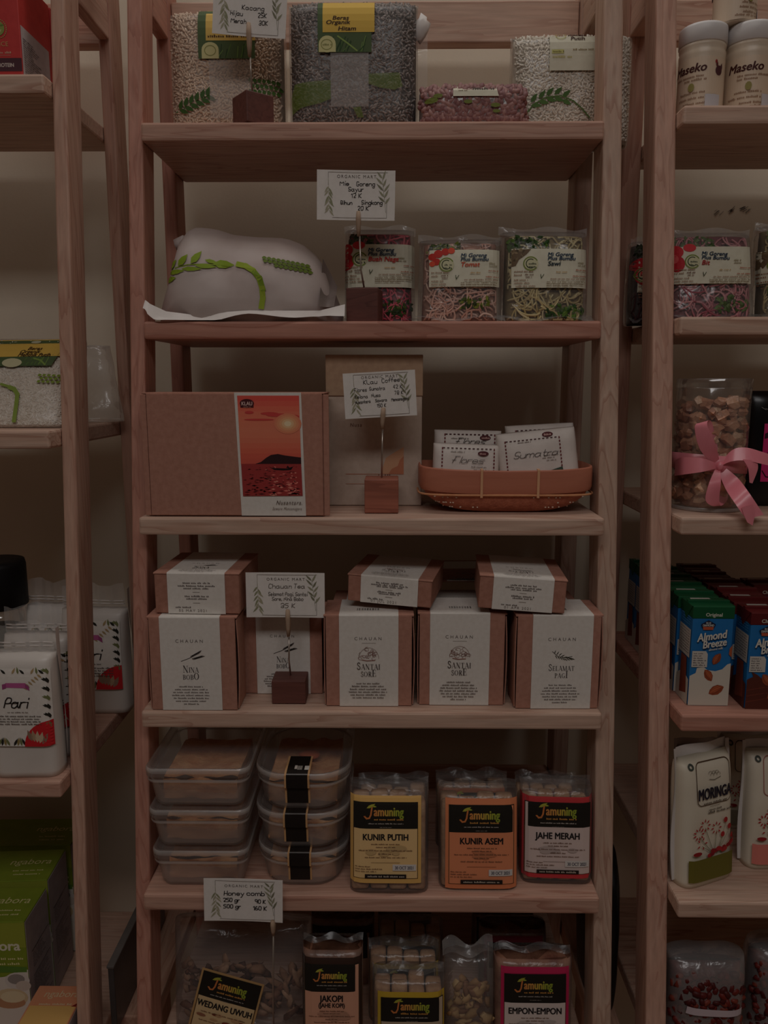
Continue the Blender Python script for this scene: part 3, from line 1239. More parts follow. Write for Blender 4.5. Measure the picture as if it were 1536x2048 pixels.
# white glutinous rice bag, its right end pokes out between the posts
F, root, S, So, w, h = rice_bag(1022, 1268, 58, 239, yb + .086, C1, .050, [(230, 220, 204), (224, 213, 196), (236, 227, 213), (220, 208, 190)], (224, 212, 194),
                                'white rice bag with cream label pushed behind the right post', seed=5.1, n=1900, fl=FILM_DEEP)
a = Art(F, So.warp(), .0026, 14)
a.rect(1094, 55, 1200, 142, LABEL_CREAM)
a.text('Beras', 1135, 59, 8, (76, 44, 34), xs=1.2, shear=.2, bold=1)
a.text('Ketan', 1135, 69, 8, (76, 44, 34), xs=1.2, shear=.2, bold=1)
a.text('Putih', 1135, 79, 8, (76, 44, 34), xs=1.2, shear=.2, bold=1)
a.ring(1117, 68, 10, 8, 1.2, (190, 186, 110))
a.rect(1098, 100, 1122, 108, (208, 204, 132))
a.fine(1100, 1138, 117, 5, (190, 178, 110))
a.fine(1100, 1120, 106, 4, (140, 134, 70))
a.fine(1140, 1180, 102, 4, (150, 130, 90))
a.build('label', root)
a = Art(F, So.warp(), .0019, 8)
for i, (x, y) in enumerate([(1060, 205), (1075, 198), (1090, 192), (1106, 190), (1122, 195)]):
    a.leaf(x, y, 22, 9, 58 - i * 4, (74, 106, 48))
    a.leaf(x, y + 5, 22, 9, -4 - i * 6, (84, 118, 56))
a.up()
a.stroke([(1052, 226), (1066, 208), (1090, 195), (1120, 192), (1145, 203), (1162, 218), (1178, 236)], 2.6, (86, 114, 54))
a.build('leaf_print', root)

# ------------------------------------------------------------------ shelf two: frosted bag and noodle packs
Yb = UC.Y[1]
F, w, h = frame(288, 690, 425, 641, Yb + .004, C2)
root = empty('plastic_bag', None, 'large frosted white bag with green rice-ear print lying on its side', 'plastic bag', mat=F.M)
OUT = [(288, 618), (300, 590), (318, 540), (330, 500), (338, 460), (352, 436), (372, 428), (410, 432), (450, 445), (500, 450), (560, 452), (596, 466), (625, 490), (645, 520), (660, 562), (674, 600), (680, 622)]
OUTL = [(F.u(x), F.v(y)) for x, y in OUT]


def bag_h(x):
    for (xa, za), (xb, zb) in zip(OUTL[:-1], OUTL[1:]):
        if xa <= x <= xb:
            t = (x - xa) / (xb - xa)
            return za + (zb - za) * t
    return OUTL[0][1] if x < OUTL[0][0] else OUTL[-1][1]


BX0, BX1, BD = OUTL[0][0], OUTL[-1][0], .145


def bag_pt(u, th, off=0.0):
    """th 0 front foot .. 1 back foot"""
    x = BX0 + (BX1 - BX0) * u
    e = max(0.0, 1 - abs(2 * u - 1) ** 4) ** .5
    z = bag_h(x) * math.sin(math.pi * th) ** .62
    n = noise.noise(Vector((x * 16, th * 5, 3.3))) * .006 * e + noise.noise(Vector((x * 40 + z * 25, th * 9, 7.7))) * .003 * e
    y = BD / 2 - (BD / 2 * e + .012) * math.cos(math.pi * th)
    c = math.cos(math.pi * th)
    return Vector((x, y + .014 - (n + off) * (1 if th < .5 else -1) * max(.2, abs(c)), max(0.0, z + off * math.sin(math.pi * th))))


def bag_warp(x, z, d):
    u = min(.999, max(.001, (x - BX0) / (BX1 - BX0)))
    k = min(1.0, max(0.0, z / max(.004, bag_h(x))))
    th = math.asin(min(1.0, k ** (1 / .62))) / math.pi
    return bag_pt(u, min(th, .47), d)


mb = MB()
mb.rings([[bag_pt(.5 - .5 * math.cos(math.pi * (.02 + .96 * i / 34)), j / 30) for j in range(31)] for i in range(35)])
mb.build('bag_body', FROST, root, True)
mb = MB()
E0 = [(286, 598), (296, 606), (330, 622), (380, 628), (430, 624), (500, 620), (580, 620), (640, 620), (692, 608)]
EL = [(F.u(x), F.v(y)) for x, y in E0]


def seam(a, b):
    q = a * (len(EL) - 1)
    i = min(int(q), len(EL) - 2)
    t = q - i
    x = EL[i][0] + (EL[i + 1][0] - EL[i][0]) * t
    z = EL[i][1] + (EL[i + 1][1] - EL[i][1]) * t
    hh = .0105 + .004 * math.sin(a * 7)
    return (x, .004 - .010 * b + .003 * math.sin(a * 16 + 1), max(.0006, z - hh * b + .002 * math.sin(a * 23) * b))


mb.grid(seam, 40, 4)
i0 = len(mb.v)
mb.grid(lambda a, b: Vector(seam(a, b)) + Vector((0, .0014, .0002)), 40, 4)
mb.build('bag_seam', FROST_EDGE, root, True)
mb = MB()
mb.grid(lambda a, b: (F.u(640) + (F.u(670) - F.u(640)) * a, .060 - .06 * b + .012 * math.sin(a * 3), F.v(500 + 60 * a) + (F.v(612) - F.v(500 + 60 * a)) * b), 10, 10)
mb.build('bag_flap', mottled('grey_bag_flap', (150, 136, 130), (128, 114, 108), 20, .4, .4, .3), root, True)
mb = MB()
mb.rings([[(F.u(346) - .013 * t + .002 * math.cos(q * 1.57), .07 + .009 * (1 - .3 * t) * math.cos(q * 1.05), F.v(462) - .004 * t + .009 * (1 - .2 * t) * math.sin(q * 1.05)) for q in range(6)] for t in (0, .3, .6, 1)])
mb.build('bag_corner', FROST, root, True)
a = Art(F, bag_warp, .0016, 9)
a.stroke([(314, 540), (345, 531), (375, 526), (405, 525), (440, 527), (462, 530)], 2, (134, 158, 36))
for x, y, l, ww, an in ((326, 534, 30, 13, 42), (352, 528, 32, 14, 48), (380, 524, 34, 14, 52), (408, 516, 28, 8, -14), (424, 523, 46, 17, -6),
                        (326, 541, 42, 10, 4), (360, 534, 44, 9, -2), (388, 528, 46, 9, -4), (316, 556, 32, 13, 8)):
    a.leaf(x, y, l, ww, an, (140, 164, 44))
a.up()
for j in range(3):
    for i in range(10):
        if 1 - j * .3 + i * .06 > .5:
            a.leaf(524 + i * 9.5 + j * 3, 512 + j * 7 + i * 1.6, 11, 7, -8, (104, 122, 40))
a.up()
a.stroke([(476, 526), (492, 530), (508, 540), (520, 555), (526, 575), (527, 595), (524, 614)], 11, (152, 170, 48))
a.stroke([(510, 543), (522, 556), (528, 578)], 10, (124, 148, 34))
a.build('rice_ear_print', root)


def noodle_strands(S, cols, n, name, parent, r=.0013, vmin=.03, vmax=.98, seed=1):
    rnd = random.Random(seed)
    mb = MB()
    mats = [ink(c, .5) for c in cols]
    for _ in range(n):
        u, v = rnd.uniform(.05, .95), rnd.uniform(vmin, vmax)
        an = rnd.uniform(0, 6.28)
        cv = rnd.uniform(-.7, .7)
        pts = []
        off = rnd.uniform(-.002, .0012)
        for k in range(9):
            pts.append(S.pt(min(.97, max(.03, u)), min(vmax, max(vmin, v)), -1, off))
            u += math.cos(an) * .035
            v += math.sin(an) * .035
            an += cv * .5 + rnd.uniform(-.25, .25)
        mb.tube(pts, r, 4, rnd.choice(mats))
    return stuff(mb.build(name, None, parent, True))


def leaf_clump(S, spots, cols, name, parent, s=.0048, n=30, seed=2, off=.001):
    """crumpled greens pressed under the film"""
    rnd = random.Random(seed)
    mb = MB()
    mats = [ink(c, .6) for c in cols]
    for u0, u1, v0, v1 in spots:
        for _ in range(n):
            p = S.pt(rnd.uniform(u0, u1), rnd.uniform(v0, v1), -1, off)
            rot = Matrix.Rotation(rnd.uniform(0, 6.28), 3, 'Y') @ Matrix.Rotation(rnd.uniform(-.5, .5), 3, 'X')
            k = rnd.uniform(.6, 1.2) * s
            q = [(-1, 0, -.3), (-.3, -.2, .6), (.5, .1, .45), (1, -.15, -.1), (.3, .1, -.6), (-.5, -.2, -.5)]
            m = rnd.choice(mats)
            for i in range(6):
                mb.face([p + rot @ Vector((0, -.3 * k, 0)), p + rot @ (Vector(q[i]) * k), p + rot @ (Vector(q[(i + 1) % 6]) * k)], m)
    return stuff(mb.build(name, None, parent))


def noodle_label(a, x0, y0, x1, y1, dx, name, ncol, fruit, tcol=(34, 60, 84), sk=0.0):
    """cream band; print placed from its left edge"""
    w = x1 - x0
    if fruit == 'red':
        for cx, cy, rx, ry, c in ((6, 10, 18, 15, (206, 48, 56)), (10, 34, 16, 18, (196, 38, 48)), (34, 2, 14, 9, (214, 60, 66)), (4, 24, 10, 10, (226, 92, 92))):
            a.ell(x0 + cx, y0 + cy, rx * .9, ry * .9, c)
    elif fruit == 'tomato':
        for cx, cy, rx in ((6, 14, 8), (14, 24, 8), (18, 8, 9), (32, 4, 8), (44, 2, 7), (6, 28, 6)):
            a.ell(x0 + cx, y0 + cy, rx, rx * .9, random.choice([(214, 66, 48), (196, 52, 40), (222, 84, 58)]))
    else:
        a.poly([(x0, y0 + 2), (x0 + 38, y0 + 1), (x0 + 28, y0 + 12), (x0 + 14, y0 + 22), (x0 + 8, y0 + 34), (x0, y0 + 36)], (112, 92, 70))
        for i in range(12):
            a.leaf(x0 + random.uniform(0, 26), y0 + random.uniform(2, 26), 9, 4, random.uniform(0, 180), random.choice([(150, 130, 100), (84, 70, 50), (128, 110, 80)]))
        a.up()
    lx = x0 + w * .245
    ly = y0 + 30
    a.ell(lx, ly, 15, 15, (210, 206, 168), 20)
    a.ring(lx, ly, 14, 13, 2.2, (120, 136, 60), 40, 330)
    a.ring(lx, ly, 9, 9, 1.8, (70, 80, 46), 60, 300)
    a.fine_c(lx + 3, 14, ly + 2, 4, (60, 66, 50))
    a.fine_c(lx + 2, 16, ly + 8, 4, (60, 66, 50))
    tx = x0 + dx
    s = -math.tan(R(sk))
    a.text('Mi Goreng', tx, y0 + 15 + sk, 7.2, tcol, xs=1.12, shear=.22, bold=1, ang=-sk)
    a.text('Plus Bumbu', tx, y0 + 23 + sk, 7.2, tcol, xs=1.12, shear=.22, bold=1, ang=-sk)
    a.text(name, tx, y0 + 34 + sk, 8.6, ncol, xs=1.12, shear=.22, bold=1, ang=-sk)
    a.fine(tx + w * .41, tx + w * .49, y0 + 29, 3.5, (160, 150, 120))
    a.fine(tx + w * .41, tx + w * .52, y0 + 34, 3, (160, 150, 120))
    a.text('V', x0 + w * .355, y0 + 60, 9, (50, 66, 36), shear=.25)
    br = (150, 110, 84)
    for yy, xa, xb, c in ((47, .03, .28, br), (54, .03, .14, br), (53, .17, .27, (110, 70, 54)), (58, .18, .26, (110, 70, 54)), (64, .03, .2, br), (70, .03, .24, br), (76, .05, .3, br),
                          (48, .58, .72, (190, 150, 90)), (44, .84, .98, (176, 96, 70)), (56, .8, .98, (176, 96, 70)), (62, .5, .97, br), (68, .45, .97, (140, 120, 90)), (72, .45, .95, (140, 120, 90)), (76, .45, .8, (140, 120, 90))):
        a.fine(x0 + w * xa, x0 + w * xb, y0 + yy, 3, c)


def noodle_pack(x0, x1, yt, yb, Y, Z, d, cols, body, label, lab, greens, gcols, name, ncol, fruit, seed, rz=0, dx=60, lean=R(6), tint=None, group='noodle packs on the second shelves', n=170, sk=0.0):
    F, w, h = frame(x0, x1, yt, yb, Y, Z, rz, lean)
    root = empty('noodle_pack', None, label, 'noodle pack', group, mat=F.M)
    S = Pillow(w * .9, h * .95, d, 5.0, 2.4, .12, .0015, 18, seed, .95, .05, h * .95 * F.tan)
    S.mesh(18, 18, -.003).build('noodle_block', mottled('noodle_block_%d' % int(seed * 10), body, tuple(int(c * .8) for c in body), 70, .6, .3, .6, bscale=120), root, True)
    noodle_strands(S, cols, n, 'noodles', root, seed=int(seed * 10))
    leaf_clump(S, greens, gcols, 'greens', root, seed=int(seed * 7))
    So = Pillow(w, h, d + .008, 5.0, 2.2, .07, .0018, 24, seed + 3, .97, .04, h * F.tan)
    So.mesh(24, 24, .0015).build('film_bag', FILM_DEEP, root, True)
    mb = MB()
    mb.grid(lambda s, t: ((s - .5) * w * 1.04, d * .25 - .020 * t + .002 * math.sin(s * 17 + seed), max(.0004, .008 - .0065 * t + .0035 * math.sin(s * 9 + seed) * t + .001)), 20, 3)
    mb.build('bottom_seal', FILM_HAZY, root, True)
    mb = MB()
    mb.grid(lambda s, t: ((s - .5) * w * 1.0, h * F.tan + d * .5 + .004 * math.sin(s * 13 + seed), h * .97 + .010 * t + .0025 * math.sin(s * 11 + seed)), 20, 2)
    mb.build('top_seal', FILM_HAZY, root, True)
    a = Art(F, So.warp(), .0030, 8)
    a.rect(lab[0], lab[1], lab[2], lab[3], LABEL_CREAM)
    lb = a.build('label', root)
    a = Art(F, So.warp(), .0034, 6)
    noodle_label(a, lab[0], lab[1], lab[2], lab[3], dx, name, ncol, fruit, sk=sk)
    a.build('lettering', lb)
    return root


SP = [(62, 78, 38), (48, 62, 32), (84, 98, 44), (40, 52, 30)]
noodle_pack(688, 834, 456, 641, Yb + .068, C2, .05, [(190, 60, 84), (206, 84, 100), (160, 38, 62), (222, 110, 122)], (140, 34, 54),
            'crimson noodle pack with cream label behind a dark card holder', (684, 489, 831, 575), [(.55, .97, .10, .26), (.02, .5, .84, .97)], SP, 'Buah Naga', (196, 52, 48), 'red', 6.1, R(2), 52)
noodle_pack(833, 1006, 476, 641, Yb + .026, C2, .05, [(224, 178, 160), (232, 196, 178), (206, 154, 134), (214, 168, 150)], (176, 128, 108),
            'pale pink noodle pack with tomatoes on its cream label', (857, 500, 998, 574), [(.05, .48, .86, .97), (.5, .92, .18, .30)], [(74, 88, 36), (110, 120, 44), (130, 138, 56), (54, 64, 34)], 'Tomat', (200, 80, 52), 'tomato', 7.4, R(-3), 62)
noodle_pack(1003, 1184, 460, 641, Yb + .028, C2, .05, [(206, 188, 138), (218, 202, 152), (186, 166, 118), (226, 212, 168)], (140, 120, 78),
            'yellow noodle pack with greens and cream label, beside the right post', (1022, 498, 1173, 576), [(.02, .5, .85, .98), (.48, .97, .05, .19)], [(66, 98, 36), (48, 78, 30), (92, 122, 50), (40, 62, 28)], 'Sawi', (34, 50, 60), 'root', 8.2, R(2), 70)

# ------------------------------------------------------------------ shelf three: coffee
Yb = UC.Y[2]
F, w, h = frame(289, 657, 785, 1032, Yb + .006, C3)
root = empty('kraft_box', None, 'large kraft box with red sunset picture at the left of the third shelf', 'box', 'kraft boxes', mat=F.M)
mb = MB()
D3 = .075
mb.box(-w / 2 + .003, w / 2 - .003, .0025, D3, 0, h - .002, .0008)
mb.build('carton', KRAFT_DARK, root)
mb = MB()
mb.box(F.u(301), F.u(649), 0, .0018, .0012, F.v(787), .0006)
mb.build('front_flap', KRAFT, root)
for nm, xa, xb in (('left_flap', 289, 300), ('right_flap', 651, 662)):
    mb = MB()
    mb.box(F.u(xa), F.u(xb), .0006, .0024, .001, F.v(789), .0005)
    mb.build('side_flap', KRAFT, root)
mb = MB()
mb.box(-w / 2 + .002, w / 2 - .002, .001, D3, h - .0019, h, .0006)
mb.build('lid', KRAFT, root)
a = Art(F, None, .0003)
a.quad((476, 785), (608, 785), (614, 1031), (484, 1031), PAPER)
lb = a.build('paper_band', root)
a = Art(F, None, .0006)
# sunset sky in flat printed bands
sky = [(232, 92, 80), (234, 104, 86), (236, 116, 92), (236, 126, 98), (234, 130, 100), (232, 132, 102), (232, 134, 104), (232, 132, 102), (230, 126, 98), (230, 118, 92), (228, 110, 86), (224, 102, 82), (220, 98, 80)]
for i, c in enumerate(sky):
    t0, t1 = i / len(sky), (i + 1) / len(sky)
    y0_, y1_ = 791 + 135 * t0, 791 + 135 * t1
    sh0, sh1 = 5.2 * (y0_ - 791) / 199, 5.2 * (y1_ - 791) / 199
    a.quad((482 + sh0, y0_), (604 + sh0 * .6, y0_), (604 + sh1 * .6, y1_ + .4), (482 + sh1, y1_ + .4), c)
for cx, cy, rx, ry in ((505, 824, 9, 3), (545, 826, 18, 3), (560, 829, 22, 3.5), (590, 832, 14, 4), (524, 838, 30, 2)):
    a.ell(cx, cy, rx, ry, (214, 74, 70), 12)
for rr, c in ((27, (234, 142, 106)), (22, (236, 156, 114)), (17, (238, 172, 124)), (12, (240, 194, 146)), (7, (246, 222, 180))):
    a.ell(581, 846, rr, rr * .75, c)
a.quad((486, 926), (606, 925), (608, 990), (488, 991), (168, 60, 58))
for i in range(170):
    t = random.random() ** .8
    y_ = 928 + 61 * t
    x_ = random.uniform(489, 596)
    l_ = random.uniform(3, 11) * (.6 + t)
    br = 1 if x_ > 530 else .7
    c = random.choice([(236, 130, 118), (216, 100, 92), (96, 30, 32), (110, 34, 36), (246, 160, 140)]) if br == 1 else random.choice([(110, 32, 32), (92, 26, 28), (166, 56, 52)])
    x2 = min(605, x_ + l_)
    a.poly([(x_, y_), ((x_ + x2) / 2, y_ - .9 - t), (x2, y_), ((x_ + x2) / 2, y_ + .7 + t)], c, up=False)
a.up()
a.poly([(514, 926), (526, 922), (536, 914), (546, 908), (560, 906), (574, 909), (590, 911), (606, 913), (606, 926)], (56, 30, 32))
a.poly([(540, 931), (548, 934), (578, 935), (590, 931), (586, 938), (570, 939), (552, 938)], (30, 16, 18))
a.poly([(576, 934), (579, 929), (583, 934)], (30, 16, 18))
a.ell(501, 806, 14, 8.5, (82, 30, 34), 20)
a.rect(488, 808, 514, 814, (82, 30, 34))
a.text('KLAU', 501, 810, 7, (226, 190, 180), 'c', .85, bold=1)
a.fine_c(501, 14, 814, 2, (200, 150, 140))
a.text('Nusantara.', 608, 1008, 8.2, (92, 70, 62), 'r', .86, .28, track=.9)
a.text('Sawara Mancanagara', 606, 1019, 5.8, (120, 100, 92), 'r', .72, .28, track=.5)
a.build('sunset_picture', lb)

F, w, h = frame(654, 844, 711, 1012, hitZ(749, 1012, C3).y, C3)
root = empty('cream_box', None, 'tall cream carton box standing behind the coffee price card', 'box', 'kraft boxes', mat=F.M)
mb = MB()
mb.box(-w / 2, w / 2, .0012, .06, 0, h - .001, .001)
mb.build('carton', CREAM_BOARD, root)
mb = MB()
mb.box(-w / 2 - .0008, w / 2 + .0008, -.0006, .061, F.v(790), h + .001, .0008)
mb.build('lid', mottled('lid_board', (190, 158, 130), (180, 148, 122), 120, .8, .15, .08), root)
a = Art(F, lambda u, v, d: (u, .0012 - d, v), .0003)
a.text('Nusa', 700, 851, 7, (130, 92, 74), 'l', .95, .1, track=1.2)
a.poly([(762, 945), (772, 914), (790, 902), (808, 892), (808, 946), (776, 948)], (218, 166, 130))
a.poly([(776, 948), (784, 936), (796, 930), (800, 918), (808, 910), (808, 946)], (200, 128, 96))
a.rect(691, 946, 808, 947.4, (186, 124, 100))
a.rect(691, 966, 730, 967.2, (190, 140, 116))
for x in (757, 764, 770, 775, 779):
    a.rect(x, 947, x + 1.6, 957, (110, 64, 50))
a.build('print', root)

# bamboo tray
YT = Yb + .026
F, w, h = frame(838, 1195, 945, 1017, YT, C3)
root = empty('bamboo_tray', None, 'shallow orange-brown bamboo tray holding white coffee bags', 'tray', mat=F.M)
BAMB = mottled('bamboo_strip', (196, 124, 98), (182, 110, 86), 40, .5, .35, .2, (.08, 1, 1))
WEAVE = mottled('bamboo_weave', (186, 112, 86), (166, 94, 72), 120, .55, .3, .5, (1, 1, 1))
TD = .112


def tray_loop(k, z, y0=.0, n=40):
    lp = []
    for i in range(n):
        q = 2 * math.pi * i / n
        cx, cy = math.cos(q), math.sin(q)
        ex = abs(cx) ** .42 * (1 if cx > 0 else -1)
        ey = abs(cy) ** .42 * (1 if cy > 0 else -1)
        bow = .004 * (ex ** 2) if z > h * .45 else 0
        lp.append((ex * w / 2 * k, TD / 2 + ey * TD / 2 * (.4 + .6 * k), z + bow))
    return lp


mb = MB()
prof = [(.44, .0), (.60, .0025), (.74, .007), (.84, .013), (.92, .020), (.965, .027)]
lo = [tray_loop(k, z) for k, z in prof]
mb.rings(lo, True, False)
mb.rings([[Vector(p) + Vector((0, 0, .0016)) for p in lp] for lp in [tray_loop(k - .012, z) for k, z in prof]], True, False)
mb.build('woven_belly', WEAVE, root, True)
mb = MB()
r0, r1 = .024, h + .002
mb.rings([tray_loop(.985, r0), tray_loop(1.0, r0 + .004), tray_loop(1.0, r1 - .002), tray_loop(.992, r1), tray_loop(.978, r1), tray_loop(.972, r0 + .002)], False, False)
mb.build('rim_band', BAMB, root, True)
mb = MB()
lp = [Vector(p) for p in tray_loop(1.006, r0 - .001)]
mb.tube(lp + [lp[0]], .0013, 6)
mb.build('rim_cord', mottled('cane_cord', (222, 160, 116), (206, 142, 100), 80, .6), root, True)
for px in (962, 1075):
    mb = MB()
    x = F.u(px)
    mb.box(x - .0016, x + .0016, -.0024, -.0004, r0 - .004, r1 + .0015, .0006)
    mb.box(x - .0014, x + .0014, -.002, .006, r1 + .0004, r1 + .0022, .0004)
    mb.build('cane_tie', ink((222, 170, 130)), root)
mb = MB()
rr = random.Random(5)
for _ in range(34):
    q = rr.uniform(1.12 * math.pi, 1.88 * math.pi)
    k, z = rr.choice(prof[2:5])
    lpp = tray_loop(k, z, n=200)
    p = Vector(lpp[int(q / 2 / math.pi * 200)])
    mb.blob(p + Vector((0, -.0008, 0)), .0011, .0006, .0009, Matrix.Identity(3), None, .3, 6, 4)
stuff(mb.build('weave_gaps', ink((226, 206, 186)), root))

COFFEE = mottled('coffee_bag_paper', (226, 216, 208), (216, 205, 197), 40, .55, .3, .25, bscale=60)


def coffee_bag(x0, x1, yt, yb, Y, Z, rz, roll, lean, label, name, tx, ty, th, extra, seed, group='white coffee bags in the bamboo tray'):
    F, w, h = frame(x0, x1, yt, yb, Y, Z, rz, lean, roll)
    root = empty('coffee_bag', None, label, 'coffee bag', group, mat=F.M)
    S = Pillow(w, h, .030, 6, 2.6, .15, .0012, 22, seed, .98, 0, h * F.tan)
    S.mesh(20, 20).build('bag', COFFEE, root, True)
    a = Art(F, S.warp(), .0006, 10)
    extra(a)
    a.hand(name, tx, ty, th, INK, .95, 1.35, .45, al='c', wob=.12, gap=.9)
    a.build('lettering', root)
    return root


def air_border(a, x0, y0, x1, y1):
    n = int((x1 - x0) / 8)
    for i in range(n):
        xa = x0 + (x1 - x0) * i / n
        a.rect(xa, y0, xa + 4.5, y0 + 2, (70, 30, 34), up=False)
    for x in (x0 - 2, x1):
        for i in range(int((y1 - y0) / 7)):
            a.rect(x, y0 + i * 7, x + 2.6, y0 + i * 7 + 4, (110, 44, 46), up=False)
    a.up()


def seal_logo(a, x, y):
    a.ell(x, y, 11, 5, (84, 28, 32), 16)
    a.fine_c(x, 14, y + 2, 4, (200, 160, 150))


ZT = C3 + .016


def fl_front(a):
    air_border(a, 882, 896, 984, 952)
    seal_logo(a, 963, 906)
    a.fine(898, 925, 905, 2.5, GREY)
    a.fine(940, 970, 934, 2.5, GREY)
    a.fine(945, 975, 940, 2.5, GREY)
    a.quad((886, 943), (944, 948), (948, 962), (886, 962), (84, 120, 150))


def fl_back(a):
    air_border(a, 888, 868, 986, 930)
    seal_logo(a, 968, 875)
    a.fine(900, 935, 878, 2.5, GREY)


def su_front(a):
    air_border(a, 1022, 876, 1128, 950)
    seal_logo(a, 1107, 870)
    a.fine(1046, 1072, 882, 2.5, GREY)
    a.fine(1096, 1120, 912, 2.5, GREY)
    a.fine(1092, 1116, 917, 2.5, GREY)
    a.fine(1100, 1118, 922, 2.5, GREY)
    a.quad((1092, 945), (1130, 936), (1132, 952), (1092, 952), (70, 84, 72))


coffee_bag(864, 998, 890, 1000, YT + .020, ZT + .002, 0, R(2), R(8), 'front white coffee bag at the left of the bamboo tray', 'Flores', 932, 926, 13, fl_front, 3.3)
coffee_bag(866, 1002, 862, 992, YT + .058, ZT + .008, R(-2), R(1), R(12), 'white coffee bag behind the front left one in the tray', 'Flores', 938, 888, 12, fl_back, 4.9)
coffee_bag(1006, 1166, 862, 1000, YT + .020, ZT + .002, 0, R(-6), R(8), 'large tilted white coffee bag at the right of the bamboo tray', 'Sumatra', 1080, 912, 13, su_front, 5.5)


def su_back(a):
    air_border(a, 1040, 858, 1118, 900)


coffee_bag(1022, 1160, 850, 985, YT + .060, ZT + .012, R(3), R(-3), R(12), 'white coffee bag mostly hidden behind the large tilted one', 'Sumatra', 1085, 896, 10, su_back, 6.7)

# ------------------------------------------------------------------ shelf four: kraft tea boxes with white sleeves
BOXD = .066


def herb(a, kind, x, y):
    if kind == 'leafy':
        a.stroke([(x - 22, y + 8), (x - 6, y + 2), (x + 14, y - 8)], 1.1, (70, 62, 58))
        for i in range(5):
            a.leaf(x - 4 + i * 4, y + 1 - i * 2.2, 10, 3.4, 40, (96, 86, 82))
            a.leaf(x - 1 + i * 4, y + 3 - i * 1.2, 11, 3.6, 2, (110, 100, 94))
        a.up()
    elif kind == 'flower':
        for i in range(26):
            q = random.uniform(0, math.pi)
            rr = random.uniform(4, 19)
            cx, cy = x + rr * math.cos(q), y + 9 - rr * math.sin(q) * 1.1
            a.ring(cx, cy, random.uniform(2.5, 5), random.uniform(2, 4), .6, (140, 92, 84), random.uniform(0, 180), random.uniform(200, 400), 7)
        a.ring(x, y + 8, 20, 22, .6, (140, 110, 100), 180, 360, 16)
        a.stroke([(x - 14, y + 10), (x - 4, y + 12), (x + 12, y + 11)], 1.2, (150, 84, 74))
    else:
        a.stroke([(x - 20, y - 8), (x - 8, y + 2), (x + 6, y + 4), (x + 20, y + 2)], 1.0, (60, 56, 48))
        for i in range(8):
            a.leaf(x - 16 + i * 4.5, y - 3 + min(i, 4) * 1.8, 9, 1.8, 70 - i * 14, (72, 70, 58))
            a.leaf(x - 14 + i * 4.5, y - 1 + min(i, 4) * 1.6, 9, 1.8, -60 + i * 6, (84, 80, 66))
        a.up()


def tea_front(a, cx, yt, kind, lines, k=1.0):
    """art of the sleeve's front; yt is the row of the box's top front edge"""
    a.text('CHAUAN', cx, yt + 52 * k, 6.4 * k, (112, 100, 94), 'c', 1.05, track=3.0)
    if kind == 'flower':
        a.rect(cx - 14, yt + 55, cx + 14, yt + 55.7, (150, 140, 130))
    herb(a, kind, cx + (3 if kind == 'leafy' else 0), yt + 82 * k)
    (t1, h1), (t2, h2) = lines
    a.didone(t1, cx, yt + 113 * k, 12, (58, 48, 46), 'c', [q * k for q in h1])
    a.didone(t2, cx, yt + 128 * k, 12, (58, 48, 46), 'c', [q * k for q in h2])
    for i, wd in enumerate((46, 64, 72, 76, 70, 62, 30)):
        if i < 6 or k > .95:
            a.fine_c(cx - 2, wd, yt + 144 * k + i * 6.0 * k, 3.1, (112, 100, 94))


def tea_box(x0, x1, yt, yb, Y, Z, bx0, bx1, kind, lines, label, rz=0.0, roll=0.0, open_side=1):
    F, w, h = frame(x0, x1, yt, yb, Y, Z, rz, 0, roll)
    root = empty('tea_box', None, label, 'tea box', 'kraft tea boxes with white sleeves', mat=F.M)
    mb = MB()
    mb.box(-w / 2 + .004, w / 2 - .004, .003, BOXD, 0, h - .003, .0008)
    mb.build('carton', KRAFT_DARK, root)
    mb = MB()
    mb.box(-w / 2 + .0025, w / 2 - .0025, .0006, .0026, 0, h - .001, .0007)
    mb.build('front_panel', KRAFT, root)
    mb = MB()
    mb.box(-w / 2, w / 2, .0008, BOXD, h - .0025, h, .0008)
    mb.build('lid', KRAFT, root)
    for sd in (-1, 1):
        mb = MB()
        xa = sd * (w / 2 - .0012)
        gap = .0025 if sd == open_side else .0010
        mb.rings([[(xa - .0006 + sd * gap * q * (1 - q) * 3, .002 + .0004, .0015 + (h - .006) * q), (xa + .0006 + sd * gap * q * (1 - q) * 3, .002 + .0004, .0015 + (h - .006) * q),
                   (xa + .0006, BOXD * .7, .0015 + (h - .006) * q), (xa - .0006, BOXD * .7, .0015 + (h - .006) * q)] for q in (0, .25, .5, .75, 1)])
        mb.build('side_flap', KRAFT, root)
    mb = MB()
    u0, u1 = F.u(bx0), F.u(bx1)
    pf = [(-.0004, .0002), (-.0004, h - .0012), (.0004, h + .0003), (BOXD, h + .0005)]
    pb = [(p[0] + .0007, p[1] - .0004) for p in pf]
    mb.rings([[(u, y, z) for y, z in pf + pb[::-1]] for u in (u0, u0 + .33 * (u1 - u0), u0 + .67 * (u1 - u0), u1)])
    sl = mb.build('sleeve', PAPER, root)
    a = Art(F, lambda u, v, d: (u, -.0004 - d, v), .0003)
    tea_front(a, (bx0 + bx1) / 2, yt, kind, lines, (F.by - yt) / 192)
    a.build('lettering', sl)
    # barcode on the top of the sleeve
    m = F.mx
    a = Art(F, lambda u, v, d: (u, BOXD * .36 - v, h + .0005 + d), .0003)
    a.F = Frame(F.O, F.M, (bx0 + bx1) / 2, 0, m, m)
    for i in range(26):
        if i % 3 != 1:
            a.rect((bx0 + bx1) / 2 - 24 + i * 1.8, -10, (bx0 + bx1) / 2 - 24 + i * 1.8 + random.choice((.7, 1.1)), 4, (60, 50, 48), up=False)
    a.build('barcode', sl)
    return root


